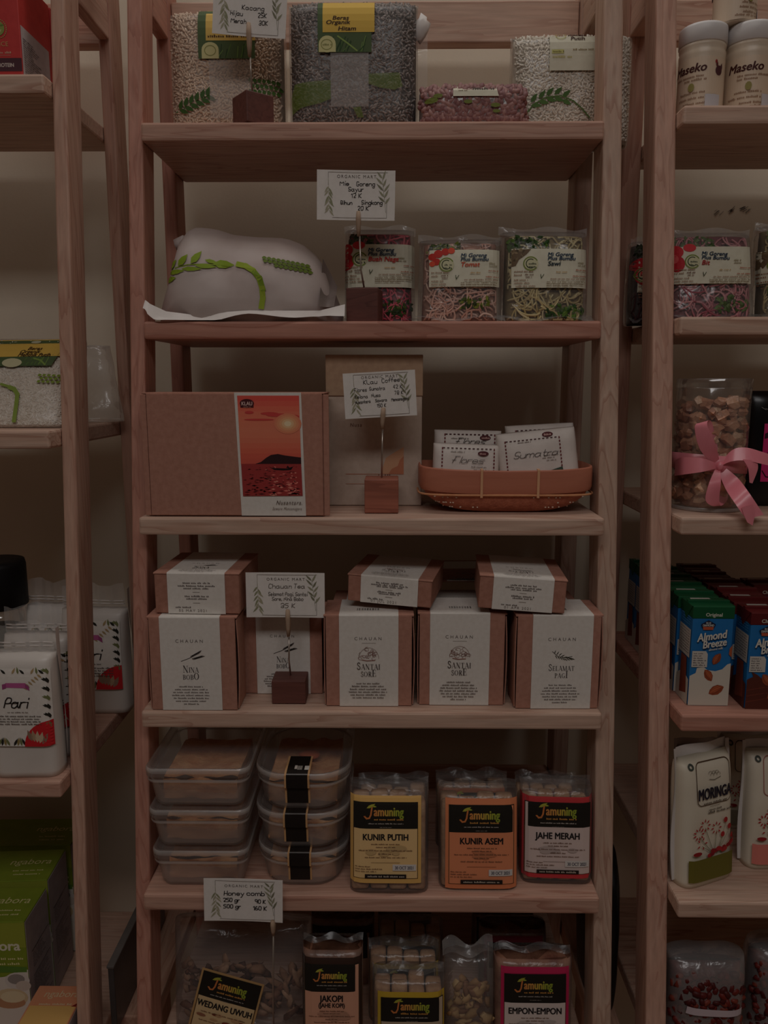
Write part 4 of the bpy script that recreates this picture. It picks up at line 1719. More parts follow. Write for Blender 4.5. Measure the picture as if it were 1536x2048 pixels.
def tea_box_lying(x0, x1, yt, yb, Y, Z, bx0, bx1, kind, lines, label, rz=0.0, roll=0.0, date='01 APR 2021'):
    """same box on its back: its foot faces us, its front looks up"""
    F, w, h = frame(x0, x1, yt, yb, Y, Z, rz, 0, roll)
    D = .112
    root = empty('tea_box', None, label, 'tea box', 'kraft tea boxes with white sleeves', mat=F.M)
    mb = MB()
    mb.box(-w / 2 + .001, w / 2 - .001, .001, D, 0, h - .002, .0012)
    mb.build('carton', KRAFT_DARK, root)
    mb = MB()
    mb.box(-w / 2, w / 2, .0002, D, h - .0022, h, .0008)
    mb.build('lid', KRAFT, root)
    mb = MB()
    u0, u1 = F.u(bx0), F.u(bx1)
    pf = [(.0004, .0002), (.0004, h - .0012), (.0012, h + .0003), (D, h + .0005)]
    pf = [(p[0] - .0008, p[1]) for p in pf]
    pb = [(p[0] + .0007, p[1] - .0004) for p in pf]
    mb.rings([[(u, y, z) for y, z in pf + pb[::-1]] for u in (u0, (u0 + u1) / 2, u1)])
    sl = mb.build('sleeve', PAPER, root)
    cx = (bx0 + bx1) / 2
    a = Art(F, lambda u, v, d: (u, -.0004 - d, v), .0003)
    kk = (F.by - yt) / 99
    for y, wd in ((26, 52), (33, 72), (39, 50)):
        a.fine_c(cx, wd, yt + y * kk, 3.6, (104, 92, 86))
    a.rect(cx - 7, yt + 46 * kk, cx + 7, yt + 46 * kk + .7, GREY)
    for y, wd in ((58, 46), (64, 40)):
        a.fine_c(cx, wd, yt + y * kk, 3.6, (104, 92, 86))
    a.rect(cx - 7, yt + 72 * kk, cx + 7, yt + 72 * kk + .7, GREY)
    a.fine(cx - 42, cx - 12, yt + 85 * kk, 3.6, (104, 92, 86))
    a.text(date, cx - 36, yt + 94 * kk, 5.0, (130, 120, 114), 'l', 1.1, track=1.2)
    a.build('lettering', sl)
    a = Art(F, lambda u, v, d: (u, v, h + .0005 + d), .0003)
    a.F = Frame(F.O, F.M, cx, 188, F.mx, F.mx * .57)
    tea_front(a, cx, 2, kind, lines)
    a.build('top_lettering', sl)
    return root


Yb = UC.Y[3]
NB = (('NINA', [13.5, 10, 10, 10]), ('BOBO', [10, 10, 10, 14]))
SS = (('SANTAI', [14.5, 11, 11, 11, 11, 11]), ('SORE', [10.5, 10.5, 10.5, 14.5]))
SPG = (('SELAMAT', [13, 9.5, 9.5, 9.5, 9.5, 9.5, 9.5]), ('PAGI', [9.5, 9.5, 9.5, 14]))
y4 = lambda px, py: max(Yb + .002, hitZ(px, py, C4).y)
tea_box(300, 480, 1234, 1422, y4(390, 1421), C4, 326, 446, 'leafy', NB, 'front tea box with leaf drawing, left of the price card', 0, 0)
tea_box(486, 650, 1232, 1390, y4(566, 1388), C4, 515, 622, 'leafy', NB, 'tea box with leaf drawing set back behind the price card')
tea_box(648, 828, 1230, 1413, y4(735, 1413), C4, 679, 797, 'flower', SS, 'front tea box with faint flower drawing, just right of the price card', R(.5))
tea_box(833, 1011, 1226, 1411, y4(920, 1411), C4, 858, 977, 'flower', SS, 'front tea box with flower drawing and darker print, second from the right', R(-.4))
tea_box(1026, 1200, 1230, 1419, y4(1110, 1418), C4, 1060, 1180, 'needle', SPG, 'front tea box with twig drawing at the right end', R(1.0))
F0, _, hb = frame(300, 480, 1234, 1422, y4(390, 1421), C4)
ZB = C4 + hb + .0012
tea_box_lying(309, 481, 1146, 1232, Yb + .012, ZB, 337, 452, 'leafy', NB, 'tea box lying on its back left of the pencilled price card', R(-2), 0, '05 MAY 2021')
tea_box_lying(692, 862, 1154, 1238, Yb + .034, ZB + .006, 720, 834, 'flower', SS, 'tea box lying skewed on its back atop the two flower boxes', R(-11), R(2.2), '01 JUL 2021')
tea_box_lying(953, 1130, 1155, 1243, Yb + .012, ZB + .0050, 982, 1103, 'needle', SPG, 'tea box lying on its back atop the twig box', R(-3.5), R(3.0), '01 APR 2021')
# second row behind
for (x0, x1, b0, b1, kind, ln, lb) in ((655, 826, 684, 794, 'flower', SS, 'tea box in the second row behind the faint flower box'),
                                       (836, 1006, 864, 972, 'flower', SS, 'tea box in the second row behind the darker flower box'),
                                       (1018, 1184, 1062, 1166, 'needle', SPG, 'tea box in the second row behind the twig box')):
    q = y4((x0 + x1) / 2, 1416) + .098
    k = .9555 / (.9555 + .086)
    f = lambda x: 787 + (x - 787) * k
    tea_box(f(x0), f(x1), 1207, 1376, q, C4, f(b0), f(b1), kind, ln, lb)
tea_box_lying(872, 1010, 1160, 1222, y4(920, 1416) + .140, ZB + .0065, 893, 987, 'flower', SS, 'tea box lying far back in shadow between the two lying boxes', R(2), 0, '01 JUL 2021')

# ------------------------------------------------------------------ shelf five: honeycomb tubs and herb packs
Yb = UC.Y[4]
HONEY = mottled('honeycomb', (226, 172, 126), (204, 140, 96), 60, .5, .4, .6, bscale=220)
DARKBAND = mottled('black_paper_band', (34, 28, 24), (28, 22, 20), 100, .5, .3, .05)


def rrect(w, d, r, n=6):
    pts = []
    for cx, cy, a0 in ((w / 2 - r, d - r, 0), (-w / 2 + r, d - r, 90), (-w / 2 + r, r, 180), (w / 2 - r, r, 270)):
        for i in range(n + 1):
            q = R(a0 + 90 * i / n)
            pts.append((cx + r * math.cos(q), cy + r * math.sin(q)))
    return pts


def tub(x0, x1, yt, yb, Y, Z, depth, rad, label, band, hh, seed):
    F, w, h = frame(x0, x1, yt, yb, Y, Z)
    h = hh
    root = empty('plastic_tub', None, label, 'plastic tub', 'stacked honeycomb tubs on the fifth shelf', mat=F.M)

    def loop(k, z, ins=0.0):
        o = (1 - k) * w / 2
        return [(x * k, y * (depth - 2 * o) / depth + o, z) for x, y in rrect(w, depth, rad)]
    mb = MB()
    mb.rings([loop(.80, 0), loop(.83, .0012), loop(.865, .006), loop(.925, h * .62), loop(.94, h * .70), loop(.925, h * .70), loop(.91, h * .62), loop(.85, .0065), loop(.81, .003)], True, True)
    mb.build('tub_body', TUB, root, True)
    mb = MB()
    z0 = h * .66
    mb.rings([loop(.965, z0), loop(.975, z0 + .001), loop(.97, z0 + h * .10), loop(.995, z0 + h * .12), loop(1.0, z0 + h * .14), loop(1.0, h - .004), loop(.985, h - .0008), loop(.96, h), loop(.93, h - .001), loop(.90, h - .004), loop(.80, h - .004)], False, True)
    mb.build('lid', TUB, root, True)
    mb = MB()
    mb.rings([loop(1.002, h - .0062), loop(1.006, h - .0045), loop(1.002, h - .002), loop(.985, h - .0004)], False, False)
    mb.rings([loop(.972, z0 - .0006), loop(.984, z0 + .001), loop(.98, z0 + .003)], False, False)
    mb.build('lid_rim', TUB_RIM, root, True)
    mb = MB()
    rnd = random.Random(seed)
    bx, by = w * .36, depth * .34
    hb = h * .50
    mb.grid(lambda a, b: (-bx + 2 * bx * a, depth / 2 - by - .0035 + .006 * noise.noise(Vector((a * 4, b * 3, seed))), .004 + (hb + .004 * noise.noise(Vector((a * 5, 3, seed)))) * b), 18, 10)
    mb.grid(lambda a, b: (-bx + 2 * bx * a, depth / 2 - by + 2 * by * b, .004 + hb + .005 * noise.noise(Vector((a * 5, b * 4, seed)))), 14, 10)
    for sd in (-1, 1):
        mb.grid(lambda a, b: (sd * bx, depth / 2 - by + 2 * by * a, .004 + hb * b), 6, 4)
    mb.build('honeycomb', HONEY, root, True)
    if band:
        mb = MB()
        u0, u1 = F.u(band[0]), F.u(band[1])
        o = .0028
        pf = [(.045, h + .0006), (.010, h + .0006), (-.0010, h - .001), (-.0016, h - .006), (-.0010, z0), (.0015 + o, z0 - .003), (.0065, h * .20)]
        for (k0, k1, mt, e) in ((0, 1, DARKBAND, 0), (-.09, 0, ink((206, 160, 112)), .0002), (1, 1.09, ink((206, 160, 112)), .0002)):
            xa, xb = u0 + (u1 - u0) * k0, u0 + (u1 - u0) * k1
            for (ya, za), (yb_, zb) in zip(pf[:-1], pf[1:]):
                mb.face([(xa, ya - e, za + e), (xb, ya - e, za + e), (xb, yb_ - e, zb + e), (xa, yb_ - e, zb + e)], mt)
        bd = mb.build('paper_band', None, root)
    return root, F, h, w


ya = lambda px, py: hitZ(px, py, C5).y
T0 = max(Yb + .008, ya(405, 1785))
hstack = (hitY(405, 1542, T0).z - C5) / 3.0
for i, (x0, x1, lb) in enumerate(((304, 497, 'bottom honeycomb tub of the left square stack'), (301, 501, 'middle honeycomb tub of the left square stack'), (298, 504, 'top honeycomb tub of the left square stack'))):
    tub(x0, x1, 1700, 1780, T0, C5 + i * (hstack + .0006), .150, .014, lb, None, hstack, 2.2 + i)
T1 = max(Yb + .008, ya(604, 1782))
hs2 = (hitY(604, 1552, T1).z - C5) / 3.0
tops = []
for i, (x0, x1, bd, lb) in enumerate(((509, 696, (580, 620), 'bottom rounded tub with black band in the right stack'), (507, 699, (573, 614), 'middle rounded tub with black band in the right stack'), (509, 701, (577, 619), 'top rounded tub with black band in the right stack'))):
    r_, F_, h_, w_ = tub(x0, x1, 1700, 1780, T1, C5 + i * (hs2 + .0006), .165, .040, lb, bd, hs2, 5.2 + i)
    tops.append((r_, F_, h_, w_))
# sticker print and fruit on the top right tub's lid
r_, F_, h_, w_ = tops[-1]
a = Art(F_, lambda u, v, d: (u, v, h_ + .0007 + d), .0003)
a.F = Frame(F_.O, F_.M, 598, 0, F_.mx, F_.mx * 1.6)
a.rect(584, -21, 589, -12, (210, 200, 190))
for i in range(5):
    a.rect(590 + i * 2, -20, 591 + i * 2, -10, (200, 190, 180), up=False)
a.rect(604, -20, 613, -10, (214, 208, 200))
a.build('sticker_print', r_)
mb = MB()
mb.blob((F_.u(610), .075, h_ - .012), .014, .012, .004, Matrix.Identity(3), None, .12, 12, 5)
mb.build('honey_piece', ink((176, 88, 52)), r_, True)

HERB = mottled('pressed_herb_stick', (196, 158, 124), (172, 130, 98), 70, .8, .2, .5, bscale=200)


def logo(a, x, y, s, dim=1.0):
    """yellow-green lettering with an orange sweep and a leaf, x/y the middle of the word's foot"""
    d = lambda c: tuple(int(v * dim) for v in c)
    cols = [d(c) for c in ((206, 122, 66), (204, 134, 72), (206, 146, 74), (198, 160, 70), (186, 164, 64), (172, 168, 62), (160, 166, 58), (146, 160, 52))]
    h = 19 * s
    a.text('amuning', x + 7 * s, y, h, None, 'c', .70, 0, 1, 0, .3 * s, cols[1:])
    a.stroke([(x - 47 * s, y + 2 * s), (x - 43 * s, y + 6 * s), (x - 37 * s, y + 5 * s), (x - 33.5 * s, y - 2 * s), (x - 32 * s, y - 12 * s), (x - 30.5 * s, y - 21 * s)], 3.6 * s, cols[0])
    a.stroke([(x - 49 * s, y + 1 * s), (x - 44 * s, y + 5 * s)], 1.6 * s, cols[0])
    a.leaf(x - 43 * s, y - 17 * s, 22 * s, 6 * s, 26, cols[5])
    a.leaf(x - 31 * s, y - 22 * s, 11 * s, 4 * s, -10, cols[6])
    a.up()
    a.fine(x - 26 * s, x + 40 * s, y + 9.5 * s, 4.2 * s, cols[2], fill=1)
    a.fine_c(x, 78 * s, y + 18 * s, 2.6 * s, d((190, 180, 170)))
    a.fine_c(x, 26 * s, y + 26 * s, 1.8 * s, d((150, 140, 130)))


def herb_pack(x0, x1, yt, yb, Y, Z, lab, base, panel, title, label, seed, d=.042, rz=0.0, lean=R(8), roll=0.0, title_h=12.0, title2=None, date='30 OCT 2021', sticks=True, top_h=None, dim=1.0, border=None, scale=1.0, xs=.86, fluff=.008, titlecol=(34, 30, 30), cols=None):
    """clear bag of pressed sticks behind a printed card; lab = card box in the photo"""
    F, w, h = frame(x0, x1, yt, yb, Y, Z, rz, lean, roll)
    root = empty('herb_pack', None, label, 'herb pack', 'bagged herb packs on the lower shelves', mat=F.M)
    S = Pillow(w * .95, h * .97, d, 7, 3.0, .10, .0005, 30, seed, .96, 0, h * .97 * F.tan)
    rnd = random.Random(int(seed * 10))
    if sticks:
        n = 4
        for i in range(n):
            for j in range(2):
                mb = MB()
                xa = -w * .45 + w * .90 * i / n
                xb = xa + w * .90 / n - .0015
                mb.box(xa, xb, .004 + j * d * .42 + rnd.uniform(0, .001), .002 + (j + 1) * d * .42, .001, h * .90 - rnd.uniform(0, .01), .004, None, lambda q: (q.x, q.y + q.z * F.tan, q.z))
                mb.build('herb_stick', HERB, root, True)
    else:
        S.mesh(12, 12, -.003).build('herb_mass', mottled('herb_mass_%d' % int(seed * 10), *(cols or ((150, 104, 80), (110, 72, 54))), 60, .8, .2, .7, bscale=140), root, True)
    S.mesh(20, 20, .0012).build('film_bag', FILM_SOFT, root, True)
    mb = MB()
    mb.grid(lambda s, t: ((s - .5) * w * (.93 + .03 * t), h * F.tan + d * .45 + .010 * t + .004 * math.sin(s * 12 + seed), h * .95 + fluff * t + .0014 * t * math.sin(s * 15 + seed * 3)), 22, 4)
    mb.build('top_seal', FILM_SOFT, root, True)
    L, T, Rr, B = lab
    cw, chh = Rr - L, B - T
    a = Art(F, S.warp(), .0022, 12)
    a.rect(L, T, Rr, B, base)
    lb = a.build('card_label', root)
    a = Art(F, S.warp(), .0026, 12)
    hb = chh * .245
    yb_ = T + chh * .065 + hb
    a.rect(L + cw * .045, T + chh * .065, Rr - cw * .045, B - chh * .055, border or (96, 70, 44))
    a.rect(L + cw * .055, T + chh * .072, Rr - cw * .055, B - chh * .062, panel)
    a.rect(L + cw * .048, T + chh * .062, Rr - cw * .048, T + chh * .065 + hb + chh * .055, (34, 30, 24))
    cx = (L + Rr) / 2
    k = cw / 148.0
    yl = T + chh * .065 + hb * .62
    logo(a, cx, yl, .92 * k, dim)
    yt_ = T + chh * .065 + hb + chh * .055 + 23 * k * scale
    a.text(title, cx, yt_, title_h * k, titlecol, 'c', xs, bold=1)
    if title2:
        yt_ += 14 * k
        a.text(title2, cx, yt_, title_h * .68 * k, titlecol, 'c', xs, bold=1)
    br = (110, 76, 56)
    dk = tuple(int(c * .72) for c in (panel if isinstance(panel, tuple) else (200, 180, 160)))
    for i in range(7):
        a.ell(cx + rnd.uniform(-34, 34) * k, yt_ + (20 + rnd.uniform(-6, 8)) * k, rnd.uniform(8, 18) * k, rnd.uniform(3, 7) * k, tuple(int(v * .86) for v in panel), 9)
    for q, wd in ((9, 60), (15, 40), (22, 112), (29, 30), (36, 86)):
        if yt_ + q * k < B - chh * .1:
            a.fine_c(cx, wd * k, yt_ + q * k, 2.6 * k, br)
    a.rect(cx - 30 * k, yt_ + 45 * k, cx + 30 * k, yt_ + 45.8 * k, dk)
    yl = B - chh * .20
    for q, wd in ((0, 32), (5, 56), (10, 44)):
        a.fine(L + cw * .07, L + cw * .07 + wd * k, yl + q * k, 2.5 * k, br)
    a.rect(Rr - cw * .40, yl - 6 * k, Rr - cw * .07, yl + 7 * k, (214, 206, 200))
    a.text(date, Rr - cw * .235, yl + 4 * k, 6.4 * k, (100, 96, 104), 'c', .74, bold=1)
    a.rect(cx - 43 * k, B - chh * .12, cx + 43 * k, B - chh * .075, (40, 32, 30))
    a.fine_c(cx, 74 * k, B - chh * .085, 4 * k, (190, 176, 160))
    a.build('lettering', lb)
    return root, F, S


YK, OR, RD, WH = (232, 194, 136), (228, 142, 100), (206, 60, 66), (220, 198, 190)
yy = lambda px, py: hitZ(px, py, C5).y
herb_pack(694, 862, 1582, 1790, yy(780, 1788), C5, (700, 1592, 842, 1764), (228, 180, 104), YK, 'KUNIR PUTIH', 'yellow-labelled herb stick pack beside the tubs', 1.7, title_h=12.5)
herb_pack(874, 1042, 1585, 1783, yy(955, 1781), C5, (890, 1597, 1034, 1776), (226, 136, 92), OR, 'KUNIR ASEM', 'orange-labelled herb stick pack on the fifth shelf', 2.9, title_h=12.5)
herb_pack(1038, 1190, 1576, 1770, yy(1115, 1769), C5, (1041, 1593, 1186, 1754), (206, 62, 66), WH, 'JAHE MERAH', 'red-bordered white-labelled herb stick pack beside the right post', 3.6, rz=R(-2), title_h=12.5)
# packs standing behind them in the dark
for i, (x0, x1, yt, yb, dy, bc, lb) in enumerate(((712, 862, 1574, 1700, .075, (150, 110, 84), 'clear herb pack in the dark behind the yellow-labelled pack'),
                                                  (868, 1020, 1566, 1700, .080, (170, 100, 66), 'clear herb pack in the dark behind the orange-labelled pack'),
                                                  (1030, 1160, 1572, 1690, .078, (160, 60, 58), 'red herb pack in the dark behind the red-bordered pack'))):
    Y_ = yy((x0 + x1) / 2, 1775) + dy
    herb_pack(x0, x1, yt, yb, Y_, C5, (x0 + 10, yt + 10, x1 - 12, yb - 6), bc, bc, ['KUNIR PUTIH', 'KUNIR ASEM', 'JAHE MERAH'][i % 3], lb, 4.3 + i * .9, title_h=12, lean=R(4), fluff=.010)

# ------------------------------------------------------------------ lowest visible shelf: more bagged herbs
Yb6 = UC.Y[5]
# big clear bag of dried spice, its card turned askew
F, w, h = frame(345, 622, 1862, 2120, Yb6 + .058, C6, 0, R(6))
root = empty('spice_bag', None, 'big clear bag of dried spices with a tilted card label', 'spice bag', mat=F.M)
S = Pillow(w, h, .05, 5, 2.2, .08, .004, 14, 9.1, .98, 0, h * F.tan)
S.mesh(24, 24, .001).build('film_bag', FILM_DEEP, root, True)
mb = MB()
rn = random.Random(8)
mm = [ink(c, .7) for c in ((90, 56, 44), (120, 78, 58), (150, 110, 84), (70, 40, 34), (180, 140, 112))]
for _ in range(110):
    u, v = rn.uniform(.08, .92), rn.uniform(.12, .62)
    p = S.pt(u, v, -1, -.006 - rn.uniform(0, .012))
    p.z = max(p.z, .024)
    rot = Matrix.Rotation(rn.uniform(0, 6.28), 3, 'Y') @ Matrix.Rotation(rn.uniform(-.7, .7), 3, 'X')
    mb.blob(p, rn.uniform(.006, .016), rn.uniform(.002, .005), rn.uniform(.003, .007), rot, rn.choice(mm), .3, 6, 4)
stuff(mb.build('dried_spices', None, root, True))
mb = MB()
mb.grid(lambda s, t: ((s - .5) * w, h * F.tan + .03 + .004 * math.sin(s * 12), h * .97 + .006 * t), 16, 2)
mb.build('top_seal', FILM_HAZY, root, True)
rot_, pv = R(15), (460, 1975)
a = Art(F, S.warp(), .0020, 12, rot_, pv)
a.rect(400, 1944, 527, 2115, (190, 150, 100))
lb = a.build('card_label', root)
a = Art(F, S.warp(), .0024, 12, rot_, pv)
a.rect(404, 1949, 523, 2110, (96, 70, 44))
a.rect(406, 1951, 521, 2108, (216, 186, 140))
a.rect(404, 1948, 523, 1998, (34, 30, 24))
logo(a, 462, 1976, .86)
a.text('WEDANG UWUH', 463, 2017, 12, (34, 30, 30), 'c', .80, bold=1)
for i in range(16):
    a.ell(463 + rn.uniform(-45, 45), 2034 + rn.uniform(-8, 26), rn.uniform(4, 10), rn.uniform(2, 5), rn.choice([(150, 100, 74), (110, 70, 52), (190, 150, 110), (130, 60, 44)]), 8)
for q in (2026, 2044, 2060, 2072):
    a.fine_c(463, 90, q, 2.6, (110, 76, 56))
a.build('lettering', lb)

PKB = (216, 160, 132)
herb_pack(600, 728, 1902, 2100, Yb6 + .004, C6, (604, 1916, 724, 2090), (60, 40, 32), PKB, 'JAKOPI', 'herb pack with black and pinkish brown label beside the spice bag', 2.2, title_h=15, title2='(JAHE KOPI)', date='10 MAR 2021', sticks=False, lean=R(4), xs=.82)
YL = (196, 176, 150)
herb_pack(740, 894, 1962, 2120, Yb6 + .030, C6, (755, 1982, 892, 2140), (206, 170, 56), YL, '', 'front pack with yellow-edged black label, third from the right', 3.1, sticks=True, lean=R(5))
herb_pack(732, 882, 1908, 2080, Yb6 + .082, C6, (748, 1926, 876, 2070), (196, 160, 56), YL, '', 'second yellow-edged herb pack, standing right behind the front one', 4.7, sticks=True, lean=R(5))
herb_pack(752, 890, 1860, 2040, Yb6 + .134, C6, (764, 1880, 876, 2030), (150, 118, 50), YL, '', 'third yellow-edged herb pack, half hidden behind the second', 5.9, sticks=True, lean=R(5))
herb_pack(986, 1150, 1922, 2110, Yb6 + .034, C6, (1000, 1934, 1136, 2120), (196, 40, 86), (222, 206, 198), 'EMPON-EMPON', 'magenta-edged herb pack with white label on the lowest shelf', 6.2, title_h=13, sticks=False, lean=R(6), xs=.86, cols=((180, 130, 104), (140, 90, 74)))
herb_pack(955, 1096, 1862, 2050, Yb6 + .120, C6, (966, 1872, 1082, 2040), (120, 40, 50), (190, 170, 160), '', 'dark red-edged herb pack behind the magenta-edged pack', 7.7, sticks=False, lean=R(5))
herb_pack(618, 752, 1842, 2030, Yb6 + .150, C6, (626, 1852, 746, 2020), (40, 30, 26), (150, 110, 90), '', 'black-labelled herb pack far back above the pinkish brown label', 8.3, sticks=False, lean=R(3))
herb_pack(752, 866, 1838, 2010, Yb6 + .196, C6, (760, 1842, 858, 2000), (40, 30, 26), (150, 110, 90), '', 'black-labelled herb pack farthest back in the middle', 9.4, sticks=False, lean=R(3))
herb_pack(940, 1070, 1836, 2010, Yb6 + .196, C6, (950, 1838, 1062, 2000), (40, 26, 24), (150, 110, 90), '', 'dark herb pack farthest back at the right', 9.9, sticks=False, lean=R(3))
# bag of dried ginger slices between them
F, w, h = frame(893, 992, 1925, 2110, Yb6 + .036, C6, R(4), R(5))
root = empty('ginger_bag', None, 'narrow clear bag of dried ginger slices left of the magenta-edged pack', 'spice bag', mat=F.M)
S = Pillow(w, h, .045, 4, 2.0, .08, .003, 20, 12.1, .97, 0, h * F.tan)
S.mesh(20, 20, .001).build('film_bag', FILM_DEEP, root, True)
mb = MB()
for _ in range(70):
    u, v = rn.uniform(.12, .88), rn.uniform(.10, .72)
    p = S.pt(u, v, -1, -.005 - rn.uniform(0, .012))
    rot = Matrix.Rotation(rn.uniform(0, 6.28), 3, 'Y') @ Matrix.Rotation(rn.uniform(-.8, .8), 3, 'X')
    mb.blob(p, rn.uniform(.005, .011), rn.uniform(.0015, .004), rn.uniform(.004, .008), rot, ink(rn.choice(((196, 160, 112), (170, 130, 90), (150, 108, 80), (214, 180, 130))), .6), .3, 7, 4)
stuff(mb.build('ginger_slices', None, root, True))
mb = MB()
mb.grid(lambda s, t: ((s - .5) * w * 1.05, h * F.tan + .024 + .006 * math.sin(s * 9) + .01 * t, h * .93 + .014 * t + .004 * math.sin(s * 8) * t), 16, 4)
mb.build('top_seal', FILM_HAZY, root, True)

# ------------------------------------------------------------------ left shelf unit
YL1 = UL.Y[0]


def plain_box(name, F, w, h, d, mats, root, bev=.0008):
    mb = MB()
    mb.box(-w / 2, w / 2, 0, d, 0, h, bev)
    return mb.build(name, mats, root)


def side_warp(w, s=1):
    """print on the right side face: u runs back from the front edge"""
    return lambda u, v, d: (w / 2 + d, u, v)


REDB = mottled('red_box_board', (210, 66, 62), (200, 58, 56), 80, .5, .35, .04)
for i, (Y0, dp, lb) in enumerate(((YL1 + .016, .086, 'red snack box with a white leaflet on its side, front of the left top shelf'), (YL1 + .106, .078, 'red snack box standing behind the first one'))):
    F, w, h = frame(-118, 46, -60, 143, Y0, L1)
    if i:
        w = prev_w
        F.O.x = prev_x
        F.M.translation.x = prev_x
        h = prev_h
    prev_w, prev_x, prev_h = w, F.O.x, h
    root = empty('snack_box', None, lb, 'box', 'red snack boxes on the left shelf', mat=F.M)
    plain_box('carton', F, w, h, dp, REDB, root)
    F.mx = prev_w / 164
    a = Art(F, None, .0003)
    a.rect(-118, 116, 46, 143, (84, 52, 60))
    a.text('& PROTEIN', 30, 134, 7.5, (214, 200, 190), 'r', .8, bold=1)
    a.text('RICE', 22, 92, 9, (206, 166, 108), 'r', .9, bold=0, track=.5)
    a.fine(-20, 24, 107, 4.5, (206, 166, 140))
    a.rect(-40, 110.5, 25, 111.2, (206, 150, 130))
    a.ring(4, 57, 16, 19, 1.4, (206, 170, 110))
    a.ell(3, 56, 13, 15, (150, 160, 84))
    for k in range(9):
        a.leaf(3 + random.uniform(-10, 4), 58 + random.uniform(-10, 10), 10, 4, random.uniform(0, 180), random.choice([(196, 200, 130), (110, 130, 60), (84, 110, 50)]))
    a.build('lettering', root)
    mb = MB()
    hz = F.v(48)
    mb.box(w / 2 + .0002, w / 2 + .0008, .002, .002 + dp * .86, .0008, hz)
    lf = mb.build('leaflet', mottled('grey_leaflet_%d' % i, (198, 186, 184), (190, 178, 176), 100, .7, .2, .05), root)
    a = Art(Frame(F.O, F.M, 0, 143, F.mx, F.my), lambda u, v, d: (w / 2 + .0008 + d, u, v), .0003)
    for q in range(17):
        a.fine(8, 60 + random.uniform(-20, 26), 60 + q * 4.8, 3.0, (90, 76, 74))
    a.build('leaflet_print', lf)

# rice bag lying back on the second left shelf
YL2 = UL.Y[1]
F, w, h = frame(-150, 127, 676, 857, YL2 + .050, L2, 0, R(28))
root = empty('rice_bag', None, 'white rice bag leaning back under a yellow label, left shelf', 'rice bag', mat=F.M)
S = Pillow(w, h, .075, 6, 2.2, .10, .003, 16, 21.0, .99, .06, h * F.tan)
S.mesh(30, 24, .0).build('rice', mottled('white_rice_mass', (226, 214, 200), (206, 190, 172), 220, .6, .3, .5, bscale=320), root, True)
grains(S, [(230, 220, 206), (216, 204, 188), (236, 228, 216)], 1700, .0060, .0010, 'rice_grains', root, vmax=.96)
S.mesh(30, 24, .0012).build('film_bag', FILM, root, True)
mb = MB()
mb.grid(lambda s, t: (w * .40 + w * .075 * s, .035 - .012 * t + .004 * math.sin(s * 5), .012 + .022 * (1 - s) * t + .004 * s), 8, 4)
mb.build('corner_seal', FROST_EDGE, root, True)
a = Art(F, S.warp(), .0022, 10)
a.quad((-60, 682), (104, 679), (82, 733), (-74, 735), (82, 100, 62))
for k in range(8):
    x = random.uniform(20, 76)
    a.stroke([(x, 730), (x + random.uniform(4, 16), 716)], 1.5, random.choice([(120, 150, 70), (96, 128, 60)]), up=False)
a.up()
a.stroke([(46, 718), (60, 722), (70, 731)], 3, (130, 156, 74))
a.quad((-46, 680), (114, 677), (98, 713), (-60, 716), (226, 186, 88))
a.text('Beras', 28, 701, 6.5, (66, 40, 24), xs=1.35, shear=.5, bold=1)
a.text('Organik', 14, 707.5, 6.5, (66, 40, 24), xs=1.3, shear=.5, bold=1)
a.text('Menthik Putih', 12, 714, 6.5, (66, 40, 24), xs=1.2, shear=.5, bold=1)
a.ell(38, 684, 10, 3, (190, 190, 160))
a.ell(4, 727, 20, 9, (206, 200, 160))
lb = a.build('label', root)
a = Art(F, S.warp(), .0026, 8)
seeds(a, 62, 748, 132, 767, (128, 148, 50), 8, 3, 3)
a.stroke([(8, 776), (18, 780), (26, 790), (27, 806), (27, 842)], 8, (134, 154, 66))
a.stroke([(-10, 770), (4, 774)], 5, (134, 154, 66))
a.build('leaf_print', root)
F, w, h = frame(96, 236, 690, 846, YL2 + .190, L2)
root = empty('clear_bag', None, 'crumpled clear plastic bag behind the left post on the second shelf', 'plastic bag', mat=F.M)
Sx = Pillow(w, h, .05, 4, 2, .1, .010, 34, 31.0, .9, .30)
Sx.mesh(24, 20).build('film_bag', FILM_HAZY, root, True)

# white printed pouches on the third left shelf
YL3 = UL.Y[2]
POUCH = mottled('white_pouch_foil', (222, 214, 206), (210, 201, 192), 12, .38, .5, .25, bscale=24)


def leaf_frame(a, x0, y0, x1, y1):
    dk, tn, mg = (44, 42, 36), (176, 150, 110), (120, 124, 80)
    for i in range(7):
        t = i / 6
        y = y0 + 6 + (y1 - y0 - 50) * t
        for k in range(3):
            a.leaf(x1 - 3, y + k * 3, 13, 4.4, 160 - k * 28, dk if i % 3 else mg)
    for i in range(9):
        a.leaf(x0 + 3 + i * (x1 - x0) / 9, y0 + 10, 14, 4.5, 60 + (i % 3) * 40, (tn, mg, dk)[i % 3])
    for i in range(6):
        a.leaf(x1 - 22 - i * 6, y0 + 10 + i * 4.6, 12, 4, -40, tn)
    for i in range(8):
        a.leaf(x0 + 2 + i * 8, y1 - 1, 18, 5, 60 + (i % 4) * 18, (mg, dk, (150, 130, 80))[i % 3])
    a.up()


